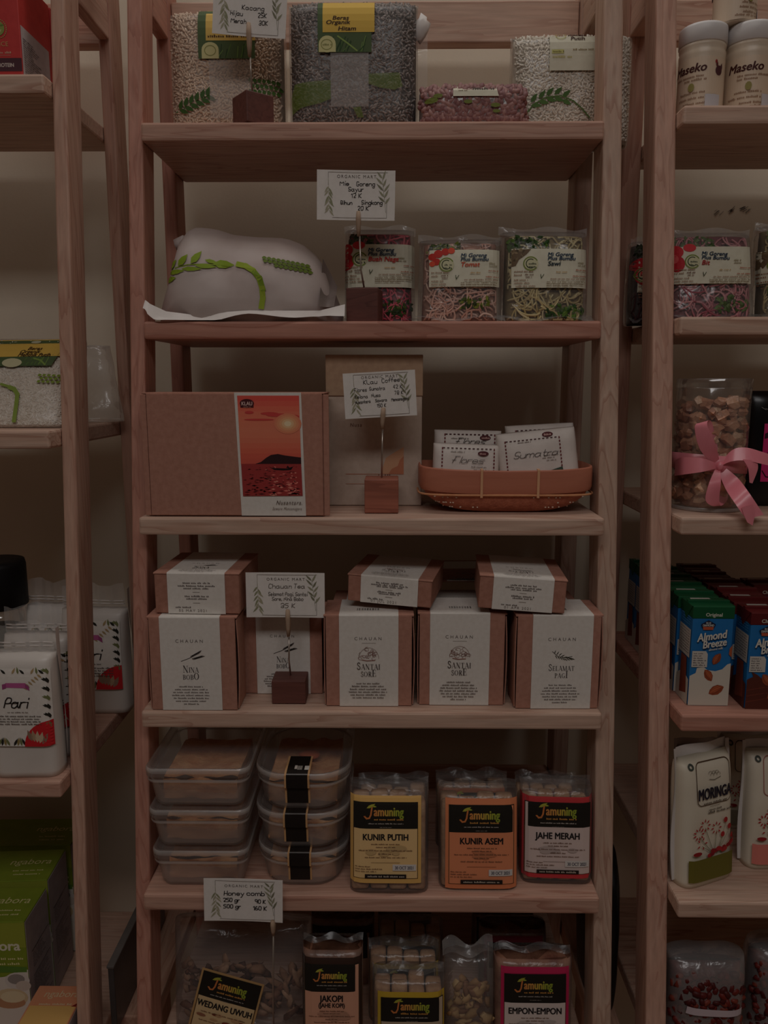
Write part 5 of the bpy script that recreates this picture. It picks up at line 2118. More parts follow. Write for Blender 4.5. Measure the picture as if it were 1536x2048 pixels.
def pouch(x0, x1, yt, yb, Y, Z, label, seed, lab, text=True, dim=1.0, rz=0.0):
    F, w, h = frame(x0, x1, yt, yb, Y, Z, rz)
    root = empty('printed_pouch', None, label, 'pouch', 'white leaf-printed pouches on the left shelf', mat=F.M)
    hb = .80
    S = Pillow(w, h * hb, .040, 8, 2.4, .22, .0028, 16, seed, .985)
    S.mesh(20, 22).build('pouch_body', POUCH, root, True)
    mb = MB()
    mb.grid(lambda s, t: ((s - .5) * w * (.96 + .02 * math.sin(t * 4)), .020 + .005 * math.sin(s * 7 + seed) * t + .002 * math.sin(s * 30), h * hb * .985 + h * (1 - hb) * t + .003 * math.sin(s * 9 + seed) * t), 24, 6)
    mb.build('clear_top', FILM_HAZY, root, True)
    mb = MB()
    for q in (.25, .36):
        mb.tube([((s / 12 - .5) * w * .94, .0195 + .005 * math.sin(s / 12 * 7 + seed) * q, h * hb * .985 + h * (1 - hb) * q) for s in range(13)], .0009, 5)
    mb.build('zip_strip', FROST_EDGE, root, True)
    mb = MB()
    mb.grid(lambda s, t: (w * .5 + .004 * s + .003 * math.sin(t * 5) * s, .020 + .012 * (1 - s), h * .02 + h * .93 * t), 3, 12)
    mb.build('side_seal', FROST_EDGE, root, True)
    L, T, Rr, B = lab
    a = Art(F, S.warp(), .0008, 9)
    a.rect(L, T, Rr, B, PAPER)
    lb = a.build('label', root)
    a = Art(F, S.warp(), .0011, 7)
    W = Rr - L
    leaf_frame(a, L, T, Rr, B)
    a.poly([(L + W * .50, B)] + [(Rr - W * .5 * math.cos(R(q)) * 1.0, B - W * .46 * math.sin(R(q))) for q in range(0, 91, 10)] + [(Rr, B)], (206, 40, 46))
    for k in range(5):
        a.leaf(Rr - W * .36 + k * 5, B - W * .10 + k * 1.5, 24, 9, 110 - k * 12, random.choice([(206, 180, 150), (180, 150, 120), (150, 120, 100)]))
    a.up()
    cx = L + W * .42
    a.quad((cx - 20, T + 27), (cx + 20, T + 27), (cx + 19, T + 37), (cx - 19, T + 36), (190, 96, 150))
    a.poly([(cx - 27, T + 30), (cx - 19, T + 28), (cx - 19, T + 37), (cx - 27, T + 40)], (160, 76, 126))
    a.poly([(cx + 27, T + 42), (cx + 19, T + 37), (cx + 19, T + 28), (cx + 26, T + 33)], (160, 76, 126))
    a.ell(L + 9, T + 30, 4.5, 4.5, (110, 150, 90))
    a.hand('Pari', cx - 2, T + 76, 20, INK, 2.2, 1.0, .3, al='c', wob=.1, gap=1.0, join=True)
    a.fine_c(cx, 40, T + 86, 2.5, GREY)
    for q in range(4):
        a.fine_c(cx + 2, 84, T + 94 + q * 5.2, 3.2, (90, 80, 74))
    a.build('lettering', lb)
    return root


y3 = lambda px, py: hitZ(px, py, L3).y
pouch(-14, 117, 1252, 1558, max(YL3 + .004, y3(60, 1556)), L3, 'front white pouch with pink ribbon print and red corner', 40.1, (2, 1335, 114, 1489))
pouch(14, 148, 1215, 1512, y3(100, 1515), L3, 'second white leaf-printed pouch, right behind the front one', 41.3, (48, 1304, 156, 1452))
pouch(128, 258, 1172, 1432, y3(200, 1428), L3, 'white leaf-printed pouch at the back, seen between the two posts', 42.7, (146, 1240, 250, 1376))
pouch(60, 160, 1164, 1430, y3(100, 1416), L3, 'back pouch with only its clear top showing behind the others', 43.9, (74, 1250, 152, 1380))
F, w, h = frame(-70, 44, 1134, 1440, y3(-10, 1440), L3)
root = empty('storage_jar', None, 'tall glass jar with black lid at the back left', 'jar', mat=F.M)
r = w / 2
mb = MB()
mb.lathe([(r * .85, 0), (r * .92, .004), (r * .92, h * .62), (r * .86, h * .70)], 32, None, 0, r)
mb.build('glass', PET, root, True)
mb = MB()
mb.lathe([(r * .80, .003), (r * .86, .006), (r * .86, h * .52), (r * .7, h * .56)], 24, None, 0, r)
mb.build('contents', mottled('dried_leaf_mix', (110, 116, 96), (70, 66, 52), 70, .8, .1, .6), root, True)
mb = MB()
mb.lathe([(r * .93, h * .70), (r * 1.0, h * .71), (r * 1.0, h * .97), (r * .96, h), (r * .5, h)], 32, None, 0, r)
mb.build('lid', mottled('black_lid', (20, 17, 16), (17, 14, 14), 50, .6, .3, 0), root, True)

# green boxes, peach box
GREENB = mottled('green_box_board', (134, 150, 44), (124, 142, 40), 30, .5, .35, .05)
SIDEB = mottled('grey_side_board', (178, 166, 164), (168, 156, 154), 60, .7, .2, .05)


def green_box(xr, Y0, w, h, d, label, rz, text, full):
    root = empty('cracker_box', (xr - w / 2, Y0, L4 + .0007), label, 'box', 'green snack boxes on the lowest left shelf')
    root.rotation_euler = (0, 0, rz)
    mb = MB()
    mb.box(-w / 2, w / 2, 0, d, 0, h, .001)
    mb.build('carton', GREENB, root)
    mb = MB()
    mb.box(w / 2 + .0002, w / 2 + .0007, .001, d - .001, .001, h - .002)
    sd = mb.build('side_panel', SIDEB, root)
    m = .00064
    Fs = Frame(None, None, 0, 0, m, m)
    a = Art(Fs, lambda u, v, dd: (w / 2 + .0007 + dd, u, v), .0003)
    for q in range(7):
        a.fine(24, 24 + random.uniform(30, 62), -(h / m) + 90 + q * 6, 3, (110, 98, 98))
    for q in range(12):
        a.fine(20, 20 + random.uniform(40, 84), -(h / m) + 150 + q * 6, 3, (110, 98, 98))
    for q in (84, 142, 228):
        a.rect(18, -(h / m) + q, 104, -(h / m) + q + 1.3, (60, 50, 50))
    a.build('side_print', sd)
    a = Art(Fs, lambda u, v, dd: (u, v, h + dd), .0003)
    wp = w / m / 2
    a.text(text, wp - 14, -d / m * .52, 20, (222, 214, 150), 'r', 1.0, .1, bold=0)
    a.fine(wp - 90, wp - 24, -d / m * .30, 5, (222, 214, 150))
    a.fine(wp - 84, wp - 24, -d / m * .18, 5, (222, 214, 150))
    a.build('lid_lettering', root)
    a = Art(Fs, None, .0003)
    H_ = h / m
    a.quad((-wp, -H_ + 2), (wp, -H_ + 2), (wp, -H_ + 60), (-wp, -H_ + 60), (150, 158, 56))
    a.text(text, wp - 12, -H_ + 66, 22, (226, 220, 196), 'r', 1.0, 0, bold=1)
    a.fine(wp - 80, wp - 10, -H_ + 88, 6, (220, 214, 150))
    a.fine(wp - 80, wp - 12, -H_ + 100, 6, (220, 214, 150))
    a.poly([(-wp, -H_ + 150), (wp - 50, -H_ + 128), (wp - 4, -H_ + 112), (wp, -H_ + 112), (wp, -2), (-wp, -2)], (222, 212, 200))
    a.quad((-wp, -H_ + 90), (wp - 2, -H_ + 106), (wp - 2, -H_ + 118), (-wp, -H_ + 118), (92, 130, 50)) if full else None
    for cx, cy, rx, ry, c in ((-24, 138, 26, 20, (214, 204, 196)), (-26, 134, 18, 12, (150, 140, 134)), (-12, 150, 16, 12, (206, 190, 176)), (-40, 178, 36, 22, (214, 190, 150)), (-42, 190, 32, 14, (190, 140, 104)), (-36, 176, 26, 14, (226, 208, 170))):
        a.ell(wp + cx, -H_ + cy, rx, ry, c)
    a.build('front_lettering', root)
    return root


green_box(-.492, .915, .16, .185, .072, 'front green snack box with white lettering and crackers printed below', R(2), 'ngabora', True)
green_box(-.500, 1.000, .16, .185, .075, 'second green snack box, right behind the front one', R(4), 'ngabora', True)
green_box(-.502, 1.088, .16, .185, .075, 'third green snack box, darkest, near the wall', R(2), 'ngabora', True)
root = empty('cracker_box', (-.735, 1.10, L4 + .0007), 'dark red snack box beside the green ones by the wall', 'box')
mb = MB()
mb.box(-.06, .06, 0, .075, 0, .185, .001)
mb.build('carton', mottled('dark_red_board', (130, 30, 34), (116, 26, 30), 40, .5, .3, .04), root)
mb = MB()
mb.box(-.058, .058, -.0008, .0002, .06, .12)
mb.build('front_panel', ink((206, 170, 150)), root)
# peach box in front
PX0, PX1, PYf, PYb = -.478, -.4135, .835, .918
ph = hitY(120, 1972, PYb).z - L4
root = empty('peach_box', ((PX0 + PX1) / 2, PYf, L4 + .0007), 'peach coloured snack box at the very bottom left', 'box')
mb = MB()
w_ = PX1 - PX0
mb.box(-w_ / 2, w_ / 2, 0, PYb - PYf, 0, ph, .001)
mb.build('carton', mottled('peach_board', (222, 150, 112), (214, 138, 100), 12, .5, .3, .04), root)
a = Art(Frame(None, None, 0, 0, .00062, .00062), lambda u, v, dd: (u, v, ph + dd), .0003)
a.text('ngabora', 46, -102, 17, (226, 200, 160), 'r', .95, .1)
a.rect(-48, -78, 50, -2, (222, 176, 104))
a.fine(-30, 40, -80, 5, (226, 200, 160))
a.poly([(40, -76), (51, -86), (51, -76)], (130, 36, 30))
a.build('lid_lettering', root)
mb = MB()
mb.box(w_ / 2 + .0002, w_ / 2 + .0007, .004, (PYb - PYf) * .8, .001, ph - .002)
mb.build('side_panel', SIDEB, root)
# low board and a dark sheet in the gap between the two units
mb = MB()
off = Vector((-(-.962 - .3880) / 2, -1.0, 0))
off = Vector((.675, -1.0, 0))
mb.box(-.3870, -.3280, .925, 1.255, ZC - .885, ZC - .858, .002, None, lambda q: q + off)
o = mb.build('gap_board', WOODY, UL.root)
o.color = (.9, .78, .70, 1)
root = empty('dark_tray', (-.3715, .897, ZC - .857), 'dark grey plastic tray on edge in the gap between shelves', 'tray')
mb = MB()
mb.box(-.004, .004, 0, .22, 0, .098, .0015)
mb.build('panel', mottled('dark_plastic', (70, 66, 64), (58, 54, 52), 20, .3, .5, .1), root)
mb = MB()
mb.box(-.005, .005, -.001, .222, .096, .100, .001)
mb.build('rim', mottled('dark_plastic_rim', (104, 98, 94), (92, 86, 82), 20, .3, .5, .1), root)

# ------------------------------------------------------------------ right shelf unit
YR1 = UR.Y[0]
JAR = mottled('cream_jar_plastic', (222, 204, 182), (214, 194, 170), 16, .35, .5, .03)
LIDW = mottled('white_jar_lid', (232, 228, 226), (226, 221, 219), 30, .4, .4, .03)
JLAB = mottled('jar_label', (222, 200, 176), (212, 188, 162), 10, .45, .4, .02)


def jar(cx, rpx, yt, yb, Y, Z, label, shift):
    F, w, h = frame(cx - rpx, cx + rpx, yt, yb, Y, Z)
    root = empty('spice_jar', None, label, 'jar', 'white-lidded spice jars on the right shelf', mat=F.M)
    r = w / 2
    F.O.y -= r
    root.location.y -= r
    mb = MB()
    mb.lathe([(r * .90, 0), (r * .95, .002), (r * .95, h * .62), (r * .96, h * .66), (r * .97, h * .70), (r * .93, h * .735), (r * .97, h * .76), (r * .97, h * .79), (r * .9, h * .80)], 40, None, 0, r)
    mb.build('body', JAR, root, True)
    mb = MB()
    mb.lathe([(r * .96, h * .795), (r, h * .80), (r, h * .965), (r * .98, h * .99), (r * .93, h), (r * .4, h)], 40, None, 0, r)
    mb.build('lid', LIDW, root, True)
    m = F.mx

    def wrap(u, v, d):
        q = u / (r * .95)
        return ((r * .95 + d) * math.sin(q), r - (r * .95 + d) * math.cos(q), v)
    a = Art(Frame(None, None, 0, 0, m, m), wrap, .0003, 5)
    H_ = h / m
    a.rect(-120, -H_ * .62, 120, -H_ * .02, JLAB)
    lb = a.build('label', root)
    a = Art(Frame(None, None, 0, 0, m, m), wrap, .0006, 5)
    for sx in (shift, shift + 150, shift - 150):
        if abs(sx) > 145:
            continue
        a.text('Maseko', sx - 8, -H_ * .46, 15, (74, 34, 30), 'c', 1.0, .22, bold=1)
        # rooster mark
        x, y = sx + 52, -H_ * .46
        a.ell(x, y - 1, 8, 9, (84, 46, 50), 14)
        a.leaf(x + 3, y + 2, 18, 7, 75, (84, 46, 50))
        a.leaf(x - 4, y - 6, 14, 5, 100, (96, 44, 46))
        a.ell(x - 7, y - 17, 2.6, 3.4, (170, 54, 50), 8)
        a.up()
        for q, wd in ((.40, 60), (.36, 40), (.22, 50), (.16, 60), (.10, 40), (.06, 56)):
            a.fine_c(sx + random.uniform(-10, 10), wd, -H_ * q, 4, (150, 116, 92))
        a.rect(sx + 26, -H_ * .20, sx + 56, -H_ * .04, (206, 202, 206))
        a.ell(sx, -H_ * .29, 6, 8, (150, 140, 80), 10)
    a.build('lettering', lb)
    return root, r, h


jar(1398, 46, 60, 211, YR1 + .056, R1, 'left white-lidded spice jar on the right top shelf', -32)
jar(1492, 47, 58, 209, YR1 + .056, R1, 'right white-lidded spice jar on the right top shelf', -16)
F_, w_, h_ = frame(1398 - 46, 1398 + 46, 60, 211, YR1 + .056, R1)
F2, w2, h2 = frame(1492 - 47, 1492 + 47, 58, 209, YR1 + .056, R1)
jar(1467, 43, -98, 50, YR1 + .060, R1 + max(h_, h2) + .001, 'spice jar stacked on the two lower jars', 14)

YR2 = UR.Y[1]
noodle_pack(1336, 1520, 462, 628, YR2 + .070, R2, .05, [(190, 120, 126), (206, 140, 144), (166, 94, 104), (214, 156, 156)], (130, 70, 78),
            'mauve noodle pack with cream label on the right shelf', (1346, 494, 1504, 568), [(.5, .95, .10, .28), (.03, .5, .86, .97)], [(96, 116, 70), (78, 96, 56), (110, 128, 84)], 'Bit', (170, 44, 46), 'red', 14.2, R(-2), 56, lean=R(12), sk=2)
noodle_pack(1524, 1660, 448, 628, YR2 + .070, R2, .05, [(190, 170, 116), (206, 188, 134)], (120, 104, 62),
            'green and yellow noodle pack cut off by the right edge', (1522, 500, 1630, 566), [(.02, .6, .75, .97), (.0, .3, .3, .6)], [(84, 104, 50), (66, 88, 40), (104, 124, 64)], 'Sawi', (34, 50, 60), 'root', 15.1, 0, 40, lean=R(6))
noodle_pack(1262, 1308, 480, 640, YR2 + .122, R2, .045, [(64, 36, 40), (76, 44, 46), (52, 30, 34)], (40, 22, 26),
            'dark noodle pack poking out between the right posts', (1270, 520, 1308, 585), [(.05, .5, .84, .97)], [(50, 56, 34), (40, 46, 28)], 'Bit', (130, 40, 40), 'red', 16.3, 0, 34, lean=0, n=90)

# clear jar of rock sugar with a pink bow
YR3 = UR.Y[2]
yr = lambda px, py, z=None: hitZ(px, py, R3 if z is None else z).y
F, w, h = frame(1341, 1481, 757, 1015, max(YR3 + .008, yr(1410, 1026)) + .044, R3)
F.O.y -= w / 2
F.M.translation.y -= w / 2
root = empty('sugar_jar', None, 'clear plastic cylinder of amber rock sugar tied with a pink bow', 'jar', mat=F.M)
r = w / 2
mb = MB()
mb.lathe([(r * .97, 0), (r, .002), (r, h - .012), (r * .985, h - .011)], 48, None, 0, r, True, False)
mb.build('cylinder', PET, root, True)
mb = MB()
mb.lathe([(r * 1.004, h - .013), (r * 1.012, h - .012), (r * 1.012, h - .001), (r * .99, h), (r * .5, h - .0004)], 48, None, 0, r, False, True)
mb.build('lid', PET, root, True)
mb = MB()
mb.lathe([(r * 1.002, .0), (r * 1.012, .001), (r * 1.012, .0035), (r * 1.002, .0045)], 48, None, 0, r, False, False)
mb.build('base_rim', TUB_RIM, root, True)
SUG = [mottled('rock_sugar_%d' % i, c, tuple(int(v * .86) for v in c), 90, .35, .5, .5) for i, c in enumerate(((226, 172, 138), (214, 154, 120), (236, 192, 158), (200, 138, 106)))]
rs = random.Random(3)
mb = MB()
for j in range(13):
    zc = .017 + j * h * .78 / 13
    for k in range(13):
        q = 2 * math.pi * (k + rs.random()) / 13
        rr_ = r * rs.uniform(.74, .84)
        if j == 12 and math.sin(q) > -.1 and math.cos(q) < .2:
            continue
        s_ = rs.uniform(.0065, .011)
        rot = Matrix.Rotation(rs.uniform(0, 3), 3, 'Z') @ Matrix.Rotation(rs.uniform(0, 3), 3, 'X')
        mb.blob((rr_ * math.cos(q), r + rr_ * math.sin(q), zc + rs.uniform(-.004, .004)), s_, s_ * rs.uniform(.7, 1), s_ * rs.uniform(.7, 1), rot, rs.choice(SUG), .28, 6, 4)
stuff(mb.build('rock_sugar', None, root))
mb = MB()
mb.lathe([(r * .70, .003), (r * .72, .006), (r * .72, h * .72), (r * .5, h * .78)], 20, None, 0, r)
mb.build('sugar_core', SUG[1], root, True)
RIB = mottled('pink_satin_ribbon', (238, 146, 156), (228, 130, 142), 30, .3, .6, .15, (1, 1, .2))
RIB_D = RIB


def ribbon(pts, wid, name, par, flat=0.0):
    """pts: local points of the centre line with a width vector each"""
    n = len(pts) - 1
    mb = MB()
    th = Vector((0, .0005, 0))

    def at(t):
        q = min(n - 1e-6, max(0, t * n))
        i = int(q)
        f = q - i

        def cr(k):
            p = [pts[max(0, min(n, i + o))][k] for o in (-1, 0, 1, 2)]
            p = [Vector(v) for v in p]
            return .5 * ((2 * p[1]) + (p[2] - p[0]) * f + (2 * p[0] - 5 * p[1] + 4 * p[2] - p[3]) * f * f + (3 * p[1] - p[0] - 3 * p[2] + p[3]) * f ** 3)
        return cr(0), cr(1)

    def fn(a, b):
        c, wv = at(a)
        return c + wv * (b - .5)
    mb.grid(fn, n * 8, 4)
    mb.grid(lambda a, b: Vector(fn(a, b)) + th, n * 8, 4)
    return mb.build(name, RIB, par, True)


def rp(px, py, dy):
    """local point at the jar's front, dy in front of its axis plane"""
    p = hitY(px, py, F.O.y + dy) - F.O
    return p


tf = YR3 - .007 - F.O.y
kx, ky = 1437, 932
zb = rp(kx, ky, 0).z
mb = MB()
mb.rings([[((r * 1.012 + o) * math.cos(2 * math.pi * i / 48), r + (r * 1.012 + o) * math.sin(2 * math.pi * i / 48), zb + dz + .004 * math.cos(2 * math.pi * i / 48 + 2.6)) for i in range(48)] for o, dz in ((0, -.010), (.0006, -.010), (.0006, .010), (0, .010))], False, False)
mb.build('ribbon_band', RIB, root, True)
Wv = lambda x, y, z: (x, y, z)
kn = rp(kx, ky, .004)
up1, up2 = rp(1402, 852, -.018), rp(1418, 850, -.012)
ribbon([(kn, Wv(.004, 0, .004)), (rp(1416, 895, -.012), Wv(.018, 0, .006)), (up1, Wv(.016, .004, .003)), (rp(1412, 846, -.006), Wv(.016, .010, .004)), (rp(1422, 880, .002), Wv(.014, .006, .006)), (kn, Wv(.004, 0, .004))], 0, 'bow_loop', root)
ribbon([(kn, Wv(0, 0, .005)), (rp(1405, 930, -.010), Wv(0, .004, .016)), (rp(1366, 932, .010), Wv(.0, .004, .021)), (rp(1350, 936, .034), Wv(.0, 0, .020))], 0, 'bow_band', root)
ribbon([(kn, Wv(.004, 0, 0)), (rp(1430, 965, -.012), Wv(.014, 0, .002)), (rp(1425, 1000, -.012), Wv(.018, .004, 0)), (rp(1436, 1012, -.006), Wv(.010, .004, 0)), (rp(1446, 995, .004), Wv(.014, .004, 0)), (rp(1441, 955, .004), Wv(.008, 0, 0)), (kn, Wv(.004, 0, 0))], 0, 'bow_loop', root)
ribbon([(kn, Wv(.003, 0, .006)), (rp(1462, 965, -.012), Wv(.014, .002, .013)), (rp(1484, 996, tf), Wv(.016, .002, .013)), (rp(1510, 1034, tf - .006), Wv(.021, .002, .005))], 0, 'bow_tail', root)
ribbon([(rp(1494, 1012, tf - .006), Wv(.013, .001, .004)), (rp(1499, 1028, tf - .0066), Wv(.013, .001, .003)), (rp(1500, 1048, tf - .007), Wv(.007, .001, -.004))], 0, 'bow_tail', root)
ribbon([(kn, Wv(.003, 0, .006)), (rp(1462, 912, -.006), Wv(.004, .004, .014)), (rp(1490, 908, -.010), Wv(.003, .006, .015)), (rp(1525, 916, -.012), Wv(.002, .006, .014)), (rp(1560, 926, -.010), Wv(.002, .004, .012))], 0, 'bow_tail', root)
ribbon([(rp(1500, 920, -.014), Wv(.018, .002, -.002)), (rp(1506, 938, -.016), Wv(.013, .003, -.001)), (rp(1502, 966, -.018), Wv(.004, .001, -.001))], 0, 'bow_tail', root)
mb = MB()
mb.blob(kn + Vector((0, -.004, 0)), .0045, .0045, .0060, Matrix.Identity(3), None, .08, 10, 6)
mb.build('bow_knot', RIB, root, True)

F, w, h = frame(1484, 1640, 782, 1012, F.O.y + .056, R3)
root = empty('black_pouch', None, 'black pouch with bright pink label behind the pink bow', 'pouch', mat=F.M)
S = Pillow(w, h, .04, 7, 2.6, .2, .002, 18, 51.0, .99)
S.mesh(20, 20).build('pouch_body', mottled('black_pouch_foil', (20, 16, 16), (15, 12, 12), 12, .3, .5, .2, bscale=20), root, True)
a = Art(F, S.warp(), .0010, 10)
a.rect(1514, 846, 1620, 962, (206, 44, 112))
lb = a.build('label', root)
a = Art(F, S.warp(), .0013, 10)
a.poly([(1516, 866), (1536, 856), (1560, 846), (1560, 852), (1530, 872), (1516, 876)], (60, 20, 40))
a.stroke([(1524, 905), (1534, 892), (1560, 880)], 2, (50, 16, 30))
a.stroke([(1516, 940), (1524, 952), (1560, 956)], 2, (40, 14, 24))
for _ in range(12):
    x = random.uniform(1490, 1600)
    a.stroke([(x, 806 + random.uniform(-2, 14)), (x + random.uniform(3, 9), 806 + random.uniform(-2, 14))], .8, (150, 146, 142), up=False)
a.build('print', lb)

# almond drink cartons, rows deep
YR4 = UR.Y[3]
BLUE, BLUE_D = (34, 112, 176), (26, 84, 146)
CARTON = mottled('carton_blue', BLUE, (38, 118, 182), 20, .4, .4, .02)


def almond(a, x, y, s, ang):
    c, q = math.cos(R(ang)), math.sin(R(ang))
    P = lambda u, v: (x + (u * c - v * q) * s, y + (u * q + v * c) * s)
    a.poly([P(-13, 0), P(-9, -5), P(-2, -8), P(6, -7), P(12, -2), P(14, 1), P(8, 6), P(0, 8), P(-8, 5)], (150, 74, 46))
    a.poly([P(-11, 0), P(-6, -4), P(0, -6), P(6, -5), P(11, -1), P(5, 1), P(-3, 2)], (184, 98, 62))
    for v in (-3, 0, 3):
        a.stroke([P(-8, v * .8), P(0, v * 1.3), P(9, v * .8)], .5 * s, (120, 56, 36))


def carton(x0, x1, yt, yb, Y, Z, label, top, flavour, milk, rz=0.0):
    F, w, h = frame(x0, x1, yt, yb, Y, Z, rz)
    D = .040
    root = empty('drink_carton', None, label, 'drink carton', 'rows of almond drink cartons on the right shelf', mat=F.M)
    mb = MB()
    mb.box(-w / 2, w / 2, 0, D, 0, h - .0025, .0012)
    mb.build('carton', CARTON, root)
    tm = ink(top, .45)
    mb = MB()
    zt = F.v(yt + 26)
    mb.box(-w / 2 - .0006, w / 2 + .0006, -.0006, D + .0006, zt, h - .001, .001)
    mb.box(-w / 2 - .001, w / 2 + .001, D * .42, D * .58, h - .0015, h + .0016, .0005)
    tp = mb.build('top_fold', tm, root)
    mb = MB()
    mb.face([(-w * .38, D * .66, h - .0006), (w * .16, D * .66, h - .0006), (w * .14, D * .9, h - .0006), (-w * .34, D * .9, h - .0006)])
    mb.build('date_patch', ink((196, 190, 180)), tp)
    for sd in (-1, 1):
        mb = MB()
        xa = sd * (w / 2 + .0009)
        mb.rings([[(xa - .0004, .001, h - .001), (xa - .0004, D - .001, h - .001), (xa - .0004, D / 2, h - .022)], [(xa + .0004, .001, h - .001), (xa + .0004, D - .001, h - .001), (xa + .0004, D / 2, h - .022)]])
        mb.build('side_ear', tm, root)
    a = Art(F, None, .0008)
    k = (x1 - x0) / 83.0
    X = lambda q: x0 + (q - 1372) * k
    Yv = lambda q: yt + (q - 1213) * (yb - yt) / 199.0
    a.text(flavour, X(1414), yt + 21, 6.6 * k, (206, 206, 190), 'c', 1.1, 0, 1)
    # milk splash
    mk = milk
    if flavour == 'Original':
        a.poly([(X(1372), Yv(1352)), (X(1384), Yv(1346)), (X(1386), Yv(1336)), (X(1400), Yv(1334)), (X(1408), Yv(1340)), (X(1424), Yv(1342)), (X(1438), Yv(1338)), (X(1448), Yv(1328)), (X(1455), Yv(1326)), (X(1455), yb - 1), (X(1372), yb - 1)], mk)
    else:
        a.poly([(X(1372), Yv(1350)), (X(1384), Yv(1344)), (X(1380), Yv(1334)), (X(1392), Yv(1340)), (X(1404), Yv(1350)), (X(1424), Yv(1342)), (X(1440), Yv(1340)), (X(1455), Yv(1330)), (X(1455), yb - 1), (X(1372), yb - 1)], mk)
        for q in (1372, 1384, 1396):
            a.stroke([(X(1374), Yv(q)), (X(1410), Yv(q - 7)), (X(1452), Yv(q - 2))], 1.6, tuple(int(v * 1.25) for v in mk))
    almond(a, X(1425), Yv(1318), 1.0 * k, -60)
    almond(a, X(1410), Yv(1350), 1.05 * k, 55)
    almond(a, X(1428), Yv(1380), 1.25 * k, -28)
    a.poly([(X(1455), Yv(1290)), (X(1450), Yv(1296)), (X(1449), Yv(1308)), (X(1455), Yv(1314))], (176, 92, 58))
    # nutrition panel
    a.poly([(X(1374), Yv(1302)), (X(1402), Yv(1302)), (X(1406), Yv(1308)), (X(1406), Yv(1334)), (X(1374), Yv(1334))], (206, 200, 190))
    for q in range(6):
        a.fine(X(1377), X(1377 + random.uniform(14, 26)), Yv(1308 + q * 4.6), 2.6, (90, 76, 80))
    # emblem: dark peaked badge over a red banner
    cx, cy = X(1403), Yv(1252)
    a.poly([(cx - 15 * k, cy - 3), (cx - 6 * k, cy - 8), (cx, cy - 11), (cx + 6 * k, cy - 8), (cx + 15 * k, cy - 3), (cx + 12 * k, cy + 4), (cx - 12 * k, cy + 4)], (30, 34, 60))
    a.poly([(cx - 11 * k, cy + 2), (cx + 11 * k, cy + 2), (cx + 10 * k, cy + 8), (cx - 10 * k, cy + 8)], (196, 92, 60))
    a.text('BLUE', cx, cy - 4, 3.4 * k, (206, 206, 200), 'c', .9, 0, 1)
    a.text('DIAMOND', cx, cy + 1, 4.0 * k, (214, 214, 206), 'c', .82, 0, 1)
    for ox, oy, c in ((1.2, 1.6, (16, 50, 96)), (0, 0, (222, 218, 206))):
        a.text('Almond', X(1412) + ox, Yv(1279) + oy, 15.5 * k, c, 'c', .82, .2, 1, 9)
        a.text('Breeze', X(1418) + ox, Yv(1293) + oy, 14.5 * k, c, 'c', .82, .2, 1, 9)
    a.text('almond milk', X(1421), Yv(1299), 4.4 * k, (200, 196, 186), 'c', .9, .15, 1, 9)
    a.build('front_print', root)
    a = Art(F, lambda u, v, d: (-w / 2 - d, D - (u + w / 2), v), .0008)
    ws = D / F.mx
    a.rect(x0 + 2, Yv(1262), x0 + ws - 4, Yv(1318), (200, 194, 186))
    for q in range(9):
        a.fine(x0 + 6, x0 + ws - 10, Yv(1268 + q * 5.4), 2.6, (120, 110, 110))
    a.poly([(x0, Yv(1368)), (x0 + ws * .5, Yv(1350)), (x0 + ws, Yv(1360)), (x0 + ws, yb - 1), (x0, yb - 1)], milk)
    a.poly([(x0 + ws * .3, Yv(1320)), (x0 + ws * .75, Yv(1320)), (x0 + ws * .85, Yv(1390)), (x0 + ws * .3, Yv(1400))], (136, 66, 48))
    for q in range(4):
        a.fine(x0 + 8, x0 + ws - 8, Yv(1240 + q * 5), 3.4, (70, 140, 190))
    a.build('side_print', root)
    return root, F, w, D


y5 = lambda px, py: hitZ(px, py, R4).y
c1, F1, w1_, D1 = carton(1374, 1455, 1211, 1411, max(YR4 + .004, y5(1414, 1411)), R4, 'front green-topped almond drink carton with white milk print', (24, 84, 50), 'Original', (212, 204, 190), R(-1))
c2, F2, w2_, D2 = carton(1488, 1572, 1224, 1419, max(YR4 + .002, y5(1520, 1418)), R4, 'front maroon-topped almond drink carton with brown milk print', (96, 30, 30), 'Chocolate', (92, 44, 34), R(-1.5))
ORD = ('second', 'third', 'fourth', 'fifth', 'sixth')
for k in range(5):
    copy_thing(c1, F1.O + Vector((.002 * ((k * 7) % 3 - 1), (D1 + .0032) * (k + 1), 0)), 'green-topped almond drink carton, %s from the front in its row' % ORD[k], R(-1 + (k * 5 % 3 - 1) * .8))
    copy_thing(c2, F2.O + Vector((.002 * ((k * 5) % 3 - 1), (D2 + .0032) * (k + 1), 0)), 'maroon-topped almond drink carton, %s from the front in its row' % ORD[k], R(-1.5 + (k * 4 % 3 - 1) * .8))
c3 = copy_thing(c2, F2.O + Vector((w2_ + .012, (D2 + .0032) * 3, 0)), 'maroon-topped almond drink carton alone beside the chocolate row', R(2))

# printed tea pouches on the fifth right shelf
YR5 = UR.Y[4]
TPOUCH = mottled('cream_pouch_film', (226, 216, 196), (218, 207, 186), 14, .42, .45, .15, bscale=22)
TSIDE = mottled('white_pouch_edge', (214, 206, 200), (206, 197, 191), 14, .42, .45, .15, bscale=22)


